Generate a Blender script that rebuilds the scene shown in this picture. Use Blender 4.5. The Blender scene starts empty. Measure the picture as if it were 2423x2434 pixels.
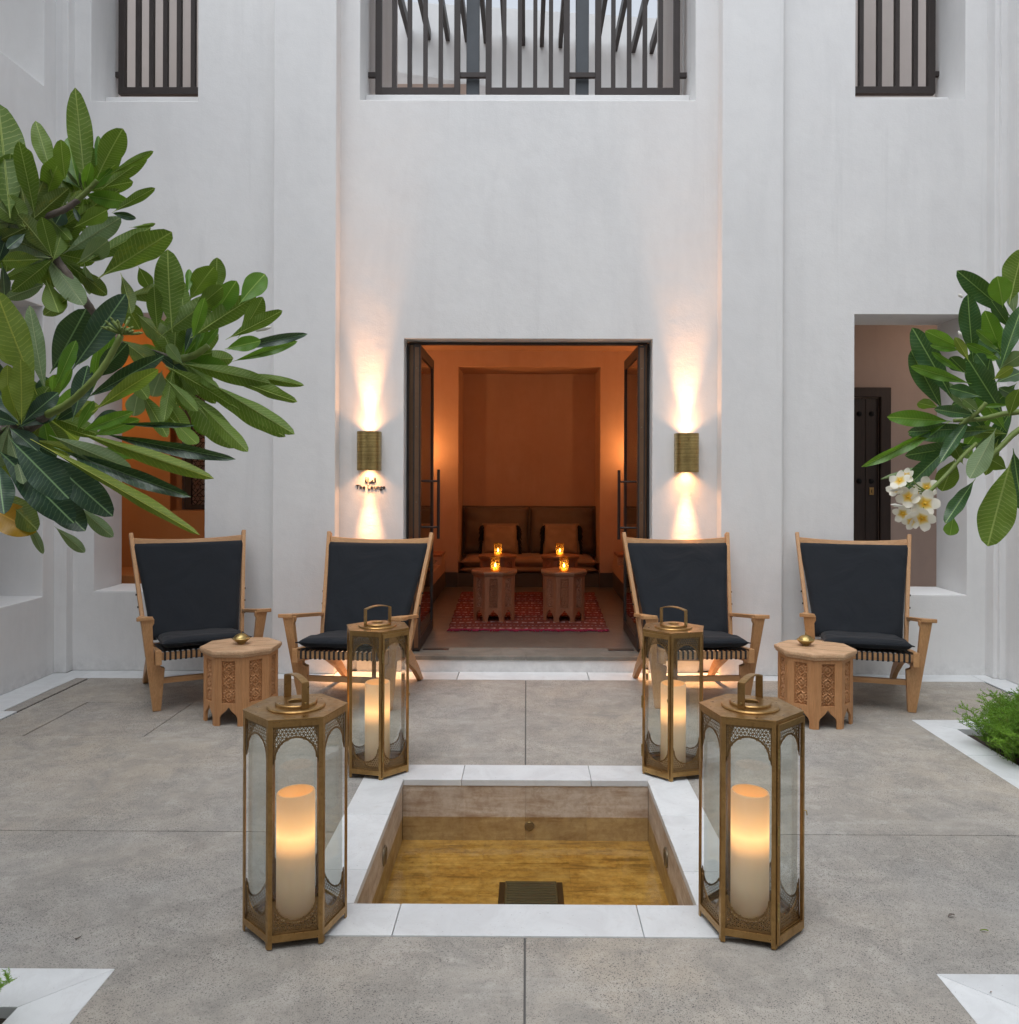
import bpy, bmesh, math, random
from mathutils import Vector, Matrix
from mathutils.geometry import tessellate_polygon
random.seed(7)
PI = math.pi
R = math.radians
S = bpy.context.scene
COL = S.collection

# ------------------------------------------------------------------ camera
cam_d = bpy.data.cameras.new('camera')
cam = bpy.data.objects.new('camera', cam_d)
COL.objects.link(cam)
cam_d.sensor_fit = 'HORIZONTAL'; cam_d.sensor_width = 36.0
cam_d.lens = 36.0 * 2023.2 / 2423.0
cam_d.shift_x = -(1242.05 - 1211.5) / 2423.0
cam_d.shift_y = -(1217.0 - 1122.99) / 2423.0
cam_d.clip_start = 0.05; cam_d.clip_end = 500
YAW, ROLL = 0.0048, 0.0033
cam.matrix_world = Matrix.Translation((0, 0, 1.5)) @ Matrix.Rotation(YAW, 4, 'Z') @ Matrix.Rotation(PI/2, 4, 'X') @ Matrix.Rotation(ROLL, 4, 'Z')
S.camera = cam

def at(x, y, Y):
    """world point at depth Y seen at source pixel (x, y)"""
    dx, dy = x - 1242.05, y - 1122.99
    u = dx*math.cos(ROLL) + dy*math.sin(ROLL); v = -dx*math.sin(ROLL) + dy*math.cos(ROLL)
    u /= 2023.2; v /= 2023.2
    rx = math.cos(YAW)*u - math.sin(YAW); ry = math.sin(YAW)*u + math.cos(YAW)
    t = Y / ry
    return Vector((rx*t, Y, 1.5 - v*t))

# ------------------------------------------------------------------ world, sun, exposure
SUN_EL, SUN_ROT = R(68), R(205)
W = bpy.data.worlds.new('World'); S.world = W; W.use_nodes = True
nt = W.node_tree; nt.nodes.clear()
out = nt.nodes.new('ShaderNodeOutputWorld'); bg = nt.nodes.new('ShaderNodeBackground')
sky = nt.nodes.new('ShaderNodeTexSky'); sky.sky_type = 'NISHITA'; sky.sun_disc = False
sky.sun_elevation = SUN_EL; sky.sun_rotation = SUN_ROT; sky.dust_density = 3.0; sky.air_density = 1.0
hs = nt.nodes.new('ShaderNodeHueSaturation'); hs.inputs['Saturation'].default_value = 0.17
wb = nt.nodes.new('ShaderNodeMix'); wb.data_type = 'RGBA'; wb.blend_type = 'MULTIPLY'; wb.inputs[0].default_value = 1
wb.inputs[7].default_value = (.945, .99, 1.04, 1)                  # the cool white balance of the dusk photograph
nt.links.new(sky.outputs[0], hs.inputs['Color']); nt.links.new(hs.outputs[0], wb.inputs[6]); nt.links.new(wb.outputs[2], bg.inputs[0])
bg.inputs[1].default_value = 0.15
nt.links.new(bg.outputs[0], out.inputs[0])
sd = bpy.data.lights.new('sun', 'SUN'); sd.energy = 0.5; sd.angle = R(70); sd.color = (1, .99, .98)
so = bpy.data.objects.new('sun', sd); COL.objects.link(so)
sdir = Vector((math.sin(SUN_ROT)*math.cos(SUN_EL), math.cos(SUN_ROT)*math.cos(SUN_EL), math.sin(SUN_EL)))
so.rotation_euler = sdir.to_track_quat('Z', 'Y').to_euler()
so.location = (0, 0, 12)
S.view_settings.view_transform = 'Standard'; S.view_settings.look = 'None'
S.view_settings.gamma = 1.0; S.view_settings.use_curve_mapping = False
S.view_settings.exposure = 0.74
S.render.engine = 'CYCLES'
S.cycles.max_bounces = 8; S.cycles.diffuse_bounces = 5; S.cycles.transparent_max_bounces = 24
S.cycles.sample_clamp_indirect = 4.0
S.cycles.use_denoising = True

# ------------------------------------------------------------------ materials
def newmat(name):
    m = bpy.data.materials.new(name); m.use_nodes = True
    n = m.node_tree.nodes; n.clear()
    o = n.new('ShaderNodeOutputMaterial'); b = n.new('ShaderNodeBsdfPrincipled')
    m.node_tree.links.new(b.outputs[0], o.inputs[0])
    return m, m.node_tree, b, o
def ND(t, kind, **kw):
    n = t.nodes.new(kind)
    for k, v in kw.items():
        if k in n.inputs.keys(): n.inputs[k].default_value = v
        else: setattr(n, k, v)
    return n
def coords(t, scale=(1, 1, 1), kind='Object', rot=(0, 0, 0)):
    c = t.nodes.new('ShaderNodeTexCoord'); mp = t.nodes.new('ShaderNodeMapping')
    mp.inputs['Scale'].default_value = scale; mp.inputs['Rotation'].default_value = rot
    t.links.new(c.outputs[kind], mp.inputs[0]); return mp.outputs[0]
def noise(t, co, scale, detail=4, rough=.55, dist=0):
    n = ND(t, 'ShaderNodeTexNoise', Scale=scale, Detail=detail, Roughness=rough, Distortion=dist)
    t.links.new(co, n.inputs['Vector']); return n.outputs['Fac']
def ramp(t, src, stops, interp='LINEAR'):
    r = t.nodes.new('ShaderNodeValToRGB'); e = r.color_ramp.elements; r.color_ramp.interpolation = interp
    while len(e) < len(stops): e.new(.5)
    for i, (p, c) in enumerate(stops):
        e[i].position = p; e[i].color = (c, c, c, 1) if isinstance(c, (int, float)) else (*c, 1)
    t.links.new(src, r.inputs[0]); return r.outputs[0]
def mix(t, fac, a, b, mode='MIX'):
    n = t.nodes.new('ShaderNodeMix'); n.data_type = 'RGBA'; n.blend_type = mode
    for s, i in ((fac, 0), (a, 6), (b, 7)):
        if hasattr(s, 'is_linked'): t.links.new(s, n.inputs[i])
        elif i == 0: n.inputs[0].default_value = s
        else: n.inputs[i].default_value = (*s, 1)
    return n.outputs[2]
def math_(t, op, a, b=0.0, c=None):
    n = t.nodes.new('ShaderNodeMath'); n.operation = op
    for i, s in enumerate((a, b) if c is None else (a, b, c)):
        if hasattr(s, 'is_linked'): t.links.new(s, n.inputs[i])
        else: n.inputs[i].default_value = s
    return n.outputs[0]
def bump(t, b, h, strength=.3, dist=.01, prev=None):
    n = ND(t, 'ShaderNodeBump', Strength=strength, Distance=dist)
    t.links.new(h, n.inputs['Height'])
    if prev: t.links.new(prev, n.inputs['Normal'])
    t.links.new(n.outputs[0], b.inputs['Normal']); return n.outputs[0]

def plaster(name, c1, c2, c3, bs=.12):
    m, t, b, o = newmat(name)
    co = coords(t)
    n1 = noise(t, co, 1.1, 5, .6, .4)
    n2 = noise(t, coords(t, (3.5, 3.5, .7)), 1.0, 6, .65, .6)
    n3 = noise(t, co, 9, 5, .6)
    c = mix(t, ramp(t, n1, [(.35, 0), (.68, 1)]), c1, c2)
    c = mix(t, ramp(t, n2, [(.46, 0), (.75, .7)]), c, c3)
    c = mix(t, ramp(t, noise(t, coords(t, (9, 9, .35)), 1.0, 6, .7, .3), [(.60, 0), (.80, .5)]), c, tuple(x*.88 for x in c3))
    c = mix(t, ramp(t, n3, [(.45, 0), (.8, .35)]), c, c3)
    # damp, scuffed band low on the wall
    sp = t.nodes.new('ShaderNodeSeparateXYZ'); t.links.new(co, sp.inputs[0])
    low = ramp(t, sp.outputs[2], [(0.0, 1), (.14, 0)])
    dirt = math_(t, 'MULTIPLY', low, ramp(t, noise(t, co, 14, 6, .7), [(.35, 0), (.7, .55)]))
    c = mix(t, dirt, c, tuple(x*.62 for x in c3))
    t.links.new(c, b.inputs['Base Color']); b.inputs['Roughness'].default_value = .85
    b.inputs['Specular IOR Level'].default_value = .25
    h = math_(t, 'ADD', math_(t, 'MULTIPLY', noise(t, co, 5, 3, .5), 1.6), math_(t, 'MULTIPLY', noise(t, co, 90, 5, .6), .35))
    bump(t, b, h, bs, .03)
    return m
M = {}
M['stucco'] = plaster('white_stucco', (.76, .755, .745), (.72, .715, .71), (.66, .655, .65))
M['terracotta'] = plaster('terracotta_plaster', (.56, .36, .25), (.52, .32, .215), (.48, .29, .19), .15)
M['brownwall'] = plaster('brown_plaster', (.50, .385, .325), (.47, .36, .305), (.43, .335, .285), .1)
M['greywall'] = plaster('grey_beige_plaster', (.46, .41, .385), (.43, .385, .36), (.40, .36, .335), .1)
M['orangewall'] = plaster('orange_plaster', (.50, .24, .09), (.46, .215, .08), (.43, .20, .07), .1)

def concrete(name, base, dark, speck=1.0):
    m, t, b, o = newmat(name)
    co = coords(t)
    c = mix(t, ramp(t, noise(t, co, .9, 5, .6, .5), [(.32, 0), (.68, 1)]), base, dark)
    tint = ramp(t, noise(t, co, .55, 4, .6), [(.38, (.97, .99, 1.02)), (.62, (1.08, 1.0, .90))])
    c = mix(t, 1.0, c, tint, 'MULTIPLY')
    c = mix(t, ramp(t, noise(t, co, 5.0, 6, .7, .8), [(.42, 0), (.72, .85)]), c, tuple(x*.70 for x in dark))
    c = mix(t, ramp(t, noise(t, coords(t, (1, 1, 1), 'Object', (0, 0, 1.1)), 1.6, 7, .72, 1.2), [(.56, 0), (.70, .55)]), c, (.235, .205, .175))
    c = mix(t, ramp(t, noise(t, coords(t, (.7, 3, 1), 'Object', (0, 0, .5)), 1.3, 6, .7, .8), [(.55, 0), (.72, .40)]), c, tuple(min(1, x*1.22) for x in base))
    c = mix(t, ramp(t, noise(t, co, 11.0, 6, .7, .3), [(.52, 0), (.8, .55)]), c, tuple(min(1, x*1.35) for x in base))
    c = mix(t, ramp(t, noise(t, co, 260, 2, .6), [(.35, .35), (.6, 0)]), c, tuple(x*.55 for x in base))
    mask = ramp(t, noise(t, co, 2.3, 3, .6), [(.3, .25), (.6, 1)])
    for sc, th in ((105, .30), (66, .22), (170, .34), (240, .36)):
        v = ND(t, 'ShaderNodeTexVoronoi', Scale=sc, Randomness=1.0)
        mp = coords(t, (1, 1, 1), 'Object', (0, 0, sc))
        t.links.new(mp, v.inputs['Vector'])
        s = ramp(t, v.outputs['Distance'], [(th*.6, 1), (th, 0)])
        sp = t.nodes.new('ShaderNodeSeparateColor'); t.links.new(v.outputs['Color'], sp.inputs[0])
        pick = math_(t, 'GREATER_THAN', sp.outputs[0], .40)
        f = math_(t, 'MULTIPLY', math_(t, 'MULTIPLY', s, pick), math_(t, 'MULTIPLY', mask, .85*speck))
        c = mix(t, f, c, (.055, .053, .055))
    t.links.new(c, b.inputs['Base Color'])
    b.inputs['Roughness'].default_value = .72
    h = math_(t, 'ADD', noise(t, co, 180, 4, .7), math_(t, 'MULTIPLY', noise(t, co, 12, 4, .6), .6))
    bump(t, b, h, .12, .005)
    return m
M['concrete'] = concrete('aggregate_concrete', (.435, .412, .375), (.33, .312, .284), .85)
M['coverslab'] = concrete('access_cover_concrete', (.41, .39, .36), (.33, .31, .285))
M['loungefloor'] = concrete('polished_concrete', (.155, .14, .122), (.10, .09, .078), .15)
M['loungefloor'].node_tree.nodes['Principled BSDF'].inputs['Roughness'].default_value = .38
M['stepstone'] = concrete('grey_step_stone', (.225, .215, .19), (.15, .142, .125), .3)

def marble():
    m, t, b, o = newmat('white_marble')
    co = coords(t)
    gi = t.nodes.new('ShaderNodeObjectInfo')
    add = t.nodes.new('ShaderNodeVectorMath'); add.operation = 'ADD'
    t.links.new(co, add.inputs[0])
    cv = t.nodes.new('ShaderNodeCombineXYZ'); t.links.new(math_(t, 'MULTIPLY', gi.outputs['Random'], 37), cv.inputs[0]); t.links.new(cv.outputs[0], add.inputs[1])
    co = add.outputs[0]
    n = noise(t, co, 4.5, 7, .65, 1.4)
    c = mix(t, ramp(t, n, [(.40, 0), (.62, 1)]), (.69, .71, .72), (.62, .635, .645))
    v = ramp(t, noise(t, co, 2.6, 8, .6, 2.5), [(.48, 0), (.5, .22), (.52, 0)])
    c = mix(t, v, c, (.55, .55, .55))
    br = mix(t, 1.0, c, ramp(t, gi.outputs['Random'], [(0, .93), (1, 1.05)]), 'MULTIPLY')
    dirt = ramp(t, noise(t, co, 17, 6, .75, .5), [(.60, 0), (.80, .55)])
    c = mix(t, dirt, br, (.40, .36, .31))
    c = mix(t, ramp(t, noise(t, co, 150, 2, .5), [(.72, 0), (.76, .7)]), c, (.12, .1, .09))
    t.links.new(c, b.inputs['Base Color']); b.inputs['Roughness'].default_value = .42
    bump(t, b, noise(t, co, 40, 4, .6), .06, .004)
    return m
M['marble'] = marble()

def banded(name, cols, sc, rough, bscale=.1, axis='z', wet=False):
    m, t, b, o = newmat(name)
    v = {'z': (2.2, 2.2, 13), 'x': (2.0, 13, 13)}[axis]
    n1 = noise(t, coords(t, v), sc, 6, .65, .6); co = coords(t)
    c = ramp(t, n1, [(.33, cols[0]), (.44, cols[1]), (.56, cols[2]), (.72, cols[3])])
    c = mix(t, ramp(t, noise(t, co, 34, 6, .75, .4), [(.42, 0), (.70, .8)]), c, cols[0])
    c = mix(t, ramp(t, noise(t, co, 7, 5, .7), [(.45, 0), (.7, .6)]), c, cols[3])
    gi = t.nodes.new('ShaderNodeObjectInfo')
    c = mix(t, 1.0, c, ramp(t, gi.outputs['Random'], [(0, .95), (1, 1.05)]), 'MULTIPLY')
    t.links.new(c, b.inputs['Base Color']); b.inputs['Roughness'].default_value = rough
    bump(t, b, noise(t, co, 60, 5, .7), bscale, .004)
    return m
M['travertine'] = banded('brown_travertine', [(.31, .21, .14), (.44, .34, .25), (.52, .43, .34), (.62, .54, .46)], 1.6, .5)
M['poolfloor'] = banded('ochre_travertine', [(.20, .12, .045), (.42, .255, .08), (.53, .34, .115), (.70, .52, .25)], 1.5, .5, .05, 'x')

def wood(name, c1, c2, axis='z', rough=.5, worn=.25):
    m, t, b, o = newmat(name)
    sc = {'z': (46, 46, 2.4), 'x': (2.4, 46, 46), 'y': (46, 2.4, 46)}[axis]
    mp = coords(t, sc)
    gi = t.nodes.new('ShaderNodeObjectInfo')
    add = t.nodes.new('ShaderNodeVectorMath'); add.operation = 'ADD'; t.links.new(mp, add.inputs[0])
    cv = t.nodes.new('ShaderNodeCombineXYZ')
    for i in range(3): t.links.new(math_(t, 'MULTIPLY', gi.outputs['Random'], 31 + 7*i), cv.inputs[i])
    t.links.new(cv.outputs[0], add.inputs[1]); co = add.outputs[0]
    n = noise(t, co, 1.0, 6, .6, 1.3)
    c = mix(t, ramp(t, n, [(.30, 0), (.75, 1)]), c1, c2)
    fine = noise(t, co, 6.0, 3, .6)
    c = mix(t, ramp(t, fine, [(.42, .35), (.6, 0)]), c, tuple(x*.6 for x in c2))
    w = ramp(t, noise(t, coords(t), 8, 5, .7), [(.5, 0), (.8, worn)])
    c = mix(t, w, c, tuple(min(1, x*1.25 + .05) for x in c1))
    c = mix(t, 1.0, c, ramp(t, gi.outputs['Random'], [(0, .88), (1, 1.1)]), 'MULTIPLY')
    t.links.new(c, b.inputs['Base Color']); b.inputs['Roughness'].default_value = rough
    bump(t, b, n, .12, .002)
    return m
for ax in 'xyz':
    M['teak_'+ax] = wood('teak_'+ax, (.55, .31, .14), (.44, .22, .088), ax)
    M['dark_'+ax] = wood('dark_stained_wood_'+ax, (.046, .024, .014), (.022, .012, .008), ax, .62, .03)
M['tabletop'] = wood('worn_table_top', (.58, .385, .235), (.45, .255, .13), 'x', .55, .6)
M['tabletop_red'] = wood('brown_table_top', (.40, .19, .10), (.30, .13, .065), 'x', .42, .2)
M['table_z'] = wood('carved_table_wood', (.55, .28, .118), (.44, .20, .076), 'z', .55, .3)
M['tabled_z'] = wood('brown_carved_wood', (.40, .165, .08), (.29, .105, .05), 'z', .5, .3)

def simple(name, col, rough=.5, metal=0, bscale=None, bstr=.1, var=.15, bdist=.003):
    m, t, b, o = newmat(name)
    co = coords(t)
    c = mix(t, ramp(t, noise(t, co, 7, 5, .65, .5), [(.35, 0), (.7, 1)]), col, tuple(x*(1-var) for x in col))
    t.links.new(c, b.inputs['Base Color']); b.inputs['Roughness'].default_value = rough; b.inputs['Metallic'].default_value = metal
    if bscale: bump(t, b, noise(t, co, bscale, 3, .6), bstr, bdist)
    return m
def brass(name, c1, c2, rough, lines=False):
    m, t, b, o = newmat(name)
    co = coords(t)
    c = mix(t, ramp(t, noise(t, co, 14, 6, .7, .6), [(.35, 0), (.7, 1)]), c1, c2)
    c = mix(t, ramp(t, noise(t, co, 60, 4, .7), [(.55, 0), (.8, .5)]), c, tuple(x*.35 for x in c2))
    if lines:
        st = noise(t, coords(t, (2, 2, 120)), 1.0, 4, .7)
        c = mix(t, ramp(t, st, [(.4, .6), (.6, 0)]), c, tuple(x*.5 for x in c2))
    t.links.new(c, b.inputs['Base Color']); b.inputs['Metallic'].default_value = .9
    t.links.new(ramp(t, noise(t, co, 30, 5, .7), [(.3, rough-.1), (.7, rough+.14)]), b.inputs['Roughness'])
    bump(t, b, noise(t, coords(t, (3, 3, 80) if lines else (60, 60, 60)), 1.0, 4, .6), .06, .002)
    return m
M['brass'] = brass('antique_brass', (.44, .27, .105), (.30, .175, .065), .34)
M['brass_d'] = brass('perforated_brass', (.30, .19, .085), (.20, .125, .055), .42)
M['brass_l'] = brass('brushed_brass', (.56, .42, .17), (.42, .30, .115), .34, True)
M['steel'] = simple('dark_bronze_steel', (.075, .065, .062), .42, .7, 50, .1)
M['steel_grey'] = simple('dark_grey_painted_steel', (.075, .082, .09), .5, .3, 50, .1)
M['grille'] = simple('dark_brown_grille_paint', (.036, .026, .023), .5, .1, 60, .15, .25)
M['soil'] = simple('dark_soil', (.05, .035, .025), .95, 0, 60, .8, .5, .02)
M['joint'] = simple('grey_joint', (.11, .105, .10), .95, 0, 60, .5)
M['ground'] = simple('bare_ground', (.22, .19, .16), .95, 0, 20, .5)
M['plinth'] = simple('dark_plinth_stone', (.085, .07, .06), .6, 0, 40, .2)
M['sill'] = simple('painted_sill', (.76, .76, .755), .7, 0, 30, .1, .06)
M['letters'] = simple('bronze_letters', (.022, .013, .008), .95, 0)
M['letters'].node_tree.nodes['Principled BSDF'].inputs['Specular IOR Level'].default_value = .05
M['bronze'] = simple('brown_bronze_trim', (.26, .15, .09), .28, .7, 40, .1)
M['gasket'] = simple('black_gap', (.01, .01, .01), .9)
M['drainmetal'] = simple('pool_fitting_metal', (.30, .25, .17), .35, .8, 120, .3)
M['grate'] = simple('wet_dark_metal', (.13, .15, .155), .22, .5, 90, .3)
M['cord'] = simple('black_webbing', (.022, .022, .024), .85)

def fabric(name, col, scale=900, crease=.25):
    m, t, b, o = newmat(name)
    co = coords(t)
    c = mix(t, ramp(t, noise(t, co, 5, 5, .6), [(.35, 0), (.7, 1)]), col, tuple(x*.8 for x in col))
    t.links.new(c, b.inputs['Base Color']); b.inputs['Roughness'].default_value = .88
    b.inputs['Sheen Weight'].default_value = .06 if col[0] < .1 else .12; b.inputs['Sheen Roughness'].default_value = .4
    w = math_(t, 'ADD', noise(t, coords(t, (scale, 40, 40)), 1, 2), noise(t, coords(t, (40, scale, scale)), 1, 2))
    n = bump(t, b, w, .25, .001)
    bump(t, b, noise(t, coords(t, (2.5, 2.5, 9)), 1.4, 3, .5, 1.2), crease, .02, n)
    return m
M['black'] = fabric('black_canvas', (.0034, .0062, .0108), 900, .7)
M['taupe'] = fabric('taupe_linen', (.17, .125, .09), 500)
M['tan'] = fabric('tan_linen', (.36, .23, .14), 500)
M['seatfab'] = fabric('brown_seat_fabric', (.29, .17, .10), 400)
M['tassel'] = simple('black_tassel', (.006, .006, .006), .95, 0, 200, .6)
M['fringe'] = simple('magenta_fringe', (.32, .02, .065), .9, 0, 200, .5)

def rugmat():
    m, t, b, o = newmat('red_kilim')
    co = coords(t)
    sp = t.nodes.new('ShaderNodeSeparateXYZ'); t.links.new(co, sp.inputs[0])
    x, y = sp.outputs[0], sp.outputs[1]
    yb = math_(t, 'MULTIPLY', y, 7.0)
    row = math_(t, 'FLOOR', yb); fy = math_(t, 'FRACT', yb)
    wn = t.nodes.new('ShaderNodeTexWhiteNoise'); wn.noise_dimensions = '1D'; t.links.new(row, wn.inputs['W'])
    base = ramp(t, wn.outputs['Value'], [(0, (.22, .012, .018)), (.3, (.13, .008, .014)), (.55, (.24, .035, .014)), (.8, (.09, .008, .016)), (1, (.28, .055, .022))])
    thin = ramp(t, math_(t, 'FRACT', math_(t, 'MULTIPLY', y, 36)), [(.0, 1), (.25, 0), (.8, 0), (1, 1)])
    base = mix(t, math_(t, 'MULTIPLY', thin, .5), base, (.33, .10, .02))
    # rows of bow-tie dashes
    fx = math_(t, 'FRACT', math_(t, 'ADD', math_(t, 'MULTIPLY', x, 7.0), math_(t, 'MULTIPLY', wn.outputs['Value'], 1.0)))
    dx = math_(t, 'ABSOLUTE', math_(t, 'SUBTRACT', fx, .5)); dy = math_(t, 'ABSOLUTE', math_(t, 'SUBTRACT', fy, .5))
    bow = math_(t, 'MULTIPLY', math_(t, 'LESS_THAN', dy, math_(t, 'MULTIPLY', dx, .55)), math_(t, 'LESS_THAN', dx, .38))
    even = math_(t, 'LESS_THAN', math_(t, 'FRACT', math_(t, 'MULTIPLY', row, .5)), .25)
    base = mix(t, math_(t, 'MULTIPLY', bow, math_(t, 'MULTIPLY', even, .8)), base, (.62, .50, .48))
    dash = math_(t, 'MULTIPLY', math_(t, 'LESS_THAN', math_(t, 'FRACT', math_(t, 'MULTIPLY', x, 30)), .5), math_(t, 'LESS_THAN', dy, .10))
    odd = math_(t, 'SUBTRACT', 1.0, even)
    base = mix(t, math_(t, 'MULTIPLY', dash, math_(t, 'MULTIPLY', odd, .7)), base, (.50, .36, .40))
    base = mix(t, ramp(t, noise(t, co, 45, 4, .7), [(.35, 0), (.7, .85)]), base, (.05, .006, .012))
    t.links.new(base, b.inputs['Base Color']); b.inputs['Roughness'].default_value = .95
    bump(t, b, noise(t, coords(t, (60, 250, 1)), 1, 3), .6, .004)
    return m
M['rug'] = rugmat()

def glass(name, tint=(1, 1, 1), refl=1.0, haze=.04, hazecol=(.7, .75, .74)):
    m, t, b, o = newmat(name); t.nodes.remove(b)
    tr = ND(t, 'ShaderNodeBsdfTransparent', Color=(*tint, 1)); gl = ND(t, 'ShaderNodeBsdfGlossy', Roughness=.03)
    df = ND(t, 'ShaderNodeBsdfDiffuse', Color=(*hazecol, 1))
    lw = ND(t, 'ShaderNodeLayerWeight', Blend=.5)
    frv = math_(t, 'ADD', .04, math_(t, 'MULTIPLY', .9, math_(t, 'POWER', lw.outputs['Facing'], 4.5)))
    m1 = t.nodes.new('ShaderNodeMixShader'); m2 = t.nodes.new('ShaderNodeMixShader')
    dirt = ramp(t, noise(t, coords(t), 6, 4, .6), [(.3, haze*.5), (.75, haze*1.6)])
    t.links.new(dirt, m1.inputs[0]); t.links.new(tr.outputs[0], m1.inputs[1]); t.links.new(df.outputs[0], m1.inputs[2])
    t.links.new(math_(t, 'MULTIPLY', frv, refl), m2.inputs[0])
    t.links.new(m1.outputs[0], m2.inputs[1]); t.links.new(gl.outputs[0], m2.inputs[2]); t.links.new(m2.outputs[0], o.inputs[0])
    return m
M['glass'] = glass('lantern_glass', (.965, .98, .97), 1.1, .012)
def jarglass():
    m = glass('amber_jar_glass', (.95, .78, .45), 1.0, .22, (.95, .55, .16)); t = m.node_tree
    d = [n for n in t.nodes if n.type == 'BSDF_DIFFUSE'][0]; tl = t.nodes.new('ShaderNodeBsdfTranslucent'); tl.inputs[0].default_value = (.95, .60, .20, 1)
    for l in list(d.outputs[0].links): t.links.new(tl.outputs[0], l.to_socket)
    t.nodes.remove(d); return m
M['doorglass'] = glass('door_glass', (.55, .52, .50), 1.4, .02, (.3, .25, .2))
M['jarglass'] = jarglass()

def watermat():
    m, t, b, o = newmat('amber_pool_water'); t.nodes.remove(b)
    tr = ND(t, 'ShaderNodeBsdfTransparent', Color=(.86, .79, .58, 1)); gl = ND(t, 'ShaderNodeBsdfGlossy', Roughness=.02)
    fr = ND(t, 'ShaderNodeFresnel', IOR=1.33); mx = t.nodes.new('ShaderNodeMixShader')
    bn = ND(t, 'ShaderNodeBump', Strength=.10, Distance=.01)
    t.links.new(noise(t, coords(t, (3, 9, 1)), 1.6, 3, .5), bn.inputs['Height'])
    t.links.new(bn.outputs[0], gl.inputs['Normal']); t.links.new(bn.outputs[0], fr.inputs['Normal'])
    t.links.new(fr.outputs[0], mx.inputs[0]); t.links.new(tr.outputs[0], mx.inputs[1]); t.links.new(gl.outputs[0], mx.inputs[2])
    t.links.new(mx.outputs[0], o.inputs[0]); return m
M['water'] = watermat()

def waxmat():
    m, t, b, o = newmat('glowing_led_wax')
    co = coords(t)
    sp = t.nodes.new('ShaderNodeSeparateXYZ'); t.links.new(co, sp.inputs[0])
    b.inputs['Base Color'].default_value = (.80, .66, .46, 1); b.inputs['Roughness'].default_value = .5
    b.inputs['Subsurface Weight'].default_value = .25; b.inputs['Subsurface Radius'].default_value = (.02, .012, .006)
    b.inputs['Subsurface Scale'].default_value = .5
    z = math_(t, 'ADD', sp.outputs[2], math_(t, 'MULTIPLY', math_(t, 'SUBTRACT', noise(t, co, 6, 2), .5), .02))
    e = ramp(t, z, [(.0, .025), (.16, .05), (.20, .14), (.235, .58), (.27, .88), (.31, .55), (.37, .27), (.45, .14)])
    col = ramp(t, e, [(0, (1, .40, .10)), (.45, (1, .44, .12)), (1, (1, .56, .19))])
    b.inputs['Emission Strength'].default_value = 1.0
    t.links.new(mix(t, 1.0, col, e, 'MULTIPLY'), b.inputs['Emission Color'])
    return m
M['wax'] = waxmat()
def emit(name, col, st):
    m, t, b, o = newmat(name); t.nodes.remove(b)
    e = ND(t, 'ShaderNodeEmission', Color=(*col, 1), Strength=st); t.links.new(e.outputs[0], o.inputs[0]); return m
M['flame'] = emit('candle_flame', (1, .72, .30), 30)
M['votive'] = emit('lit_votive_wax', (1, .42, .08), 2.2)
M['lens'] = emit('lamp_lens', (1, .74, .46), 8)

def leafmat(name, top, under, vein, spot=0.0, transl=.30, rough=.38):
    m, t, b, o = newmat(name)
    uv = t.nodes.new('ShaderNodeUVMap'); uv.uv_map = 'UVMap'
    sp = t.nodes.new('ShaderNodeSeparateXYZ'); t.links.new(uv.outputs[0], sp.inputs[0])
    u, v = sp.outputs[0], sp.outputs[1]
    ax = math_(t, 'ABSOLUTE', math_(t, 'SUBTRACT', u, .5))
    mid = ramp(t, ax, [(.010, 1), (.026, 0)])
    ph = math_(t, 'SUBTRACT', math_(t, 'MULTIPLY', v, 21.0), math_(t, 'MULTIPLY', ax, 4.2))
    wob = math_(t, 'MULTIPLY', noise(t, uv.outputs[0], 9, 2), .8)
    fr = math_(t, 'FRACT', math_(t, 'ADD', ph, wob))
    lat = ramp(t, fr, [(.0, 1), (.05, .5), (.11, 0), (.89, 0), (.95, .5), (1, 1)])
    geo = t.nodes.new('ShaderNodeNewGeometry')
    gi = t.nodes.new('ShaderNodeObjectInfo')
    side = geo.outputs['Backfacing']
    base = mix(t, side, top, under)
    base = mix(t, ramp(t, noise(t, coords(t), 3.2, 4, .6), [(.4, 0), (.7, .5)]), base, tuple(x*.6 for x in under))
    if spot:
        base = mix(t, ramp(t, noise(t, coords(t), 2.3, 5, .7), [(.52, 0), (.66, spot)]), base, (.30, .27, .02))
    base = mix(t, 1.0, base, ramp(t, gi.outputs['Random'], [(0, (.82, .88, .82)), (1, (1.15, 1.08, 1.05))]), 'MULTIPLY')
    latf = math_(t, 'MULTIPLY', lat, math_(t, 'ADD', .34, math_(t, 'MULTIPLY', side, .34)))
    base = mix(t, latf, base, vein)
    base = mix(t, math_(t, 'MULTIPLY', mid, .85), base, tuple(min(1, x*1.25) for x in vein))
    t.links.new(base, b.inputs['Base Color'])
    t.links.new(mix(t, side, (rough,)*3, (.6,)*3), b.inputs['Roughness'])
    h = math_(t, 'SUBTRACT', math_(t, 'MULTIPLY', ramp(t, fr, [(0, 0), (.5, 1), (1, 0)]), .6), math_(t, 'MULTIPLY', mid, 1.2))
    bump(t, b, h, .14, .002)
    tl = t.nodes.new('ShaderNodeBsdfTranslucent'); t.links.new(mix(t, .5, base, (.25, .42, .03), 'MIX'), tl.inputs[0])
    mx = t.nodes.new('ShaderNodeMixShader'); mx.inputs[0].default_value = transl
    t.links.new(b.outputs[0], mx.inputs[1]); t.links.new(tl.outputs[0], mx.inputs[2]); t.links.new(mx.outputs[0], o.inputs[0])
    return m
M['leaf_u'] = leafmat('mature_leaf', (.026, .10, .028), (.100, .180, .013), (.36, .44, .12))
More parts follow.
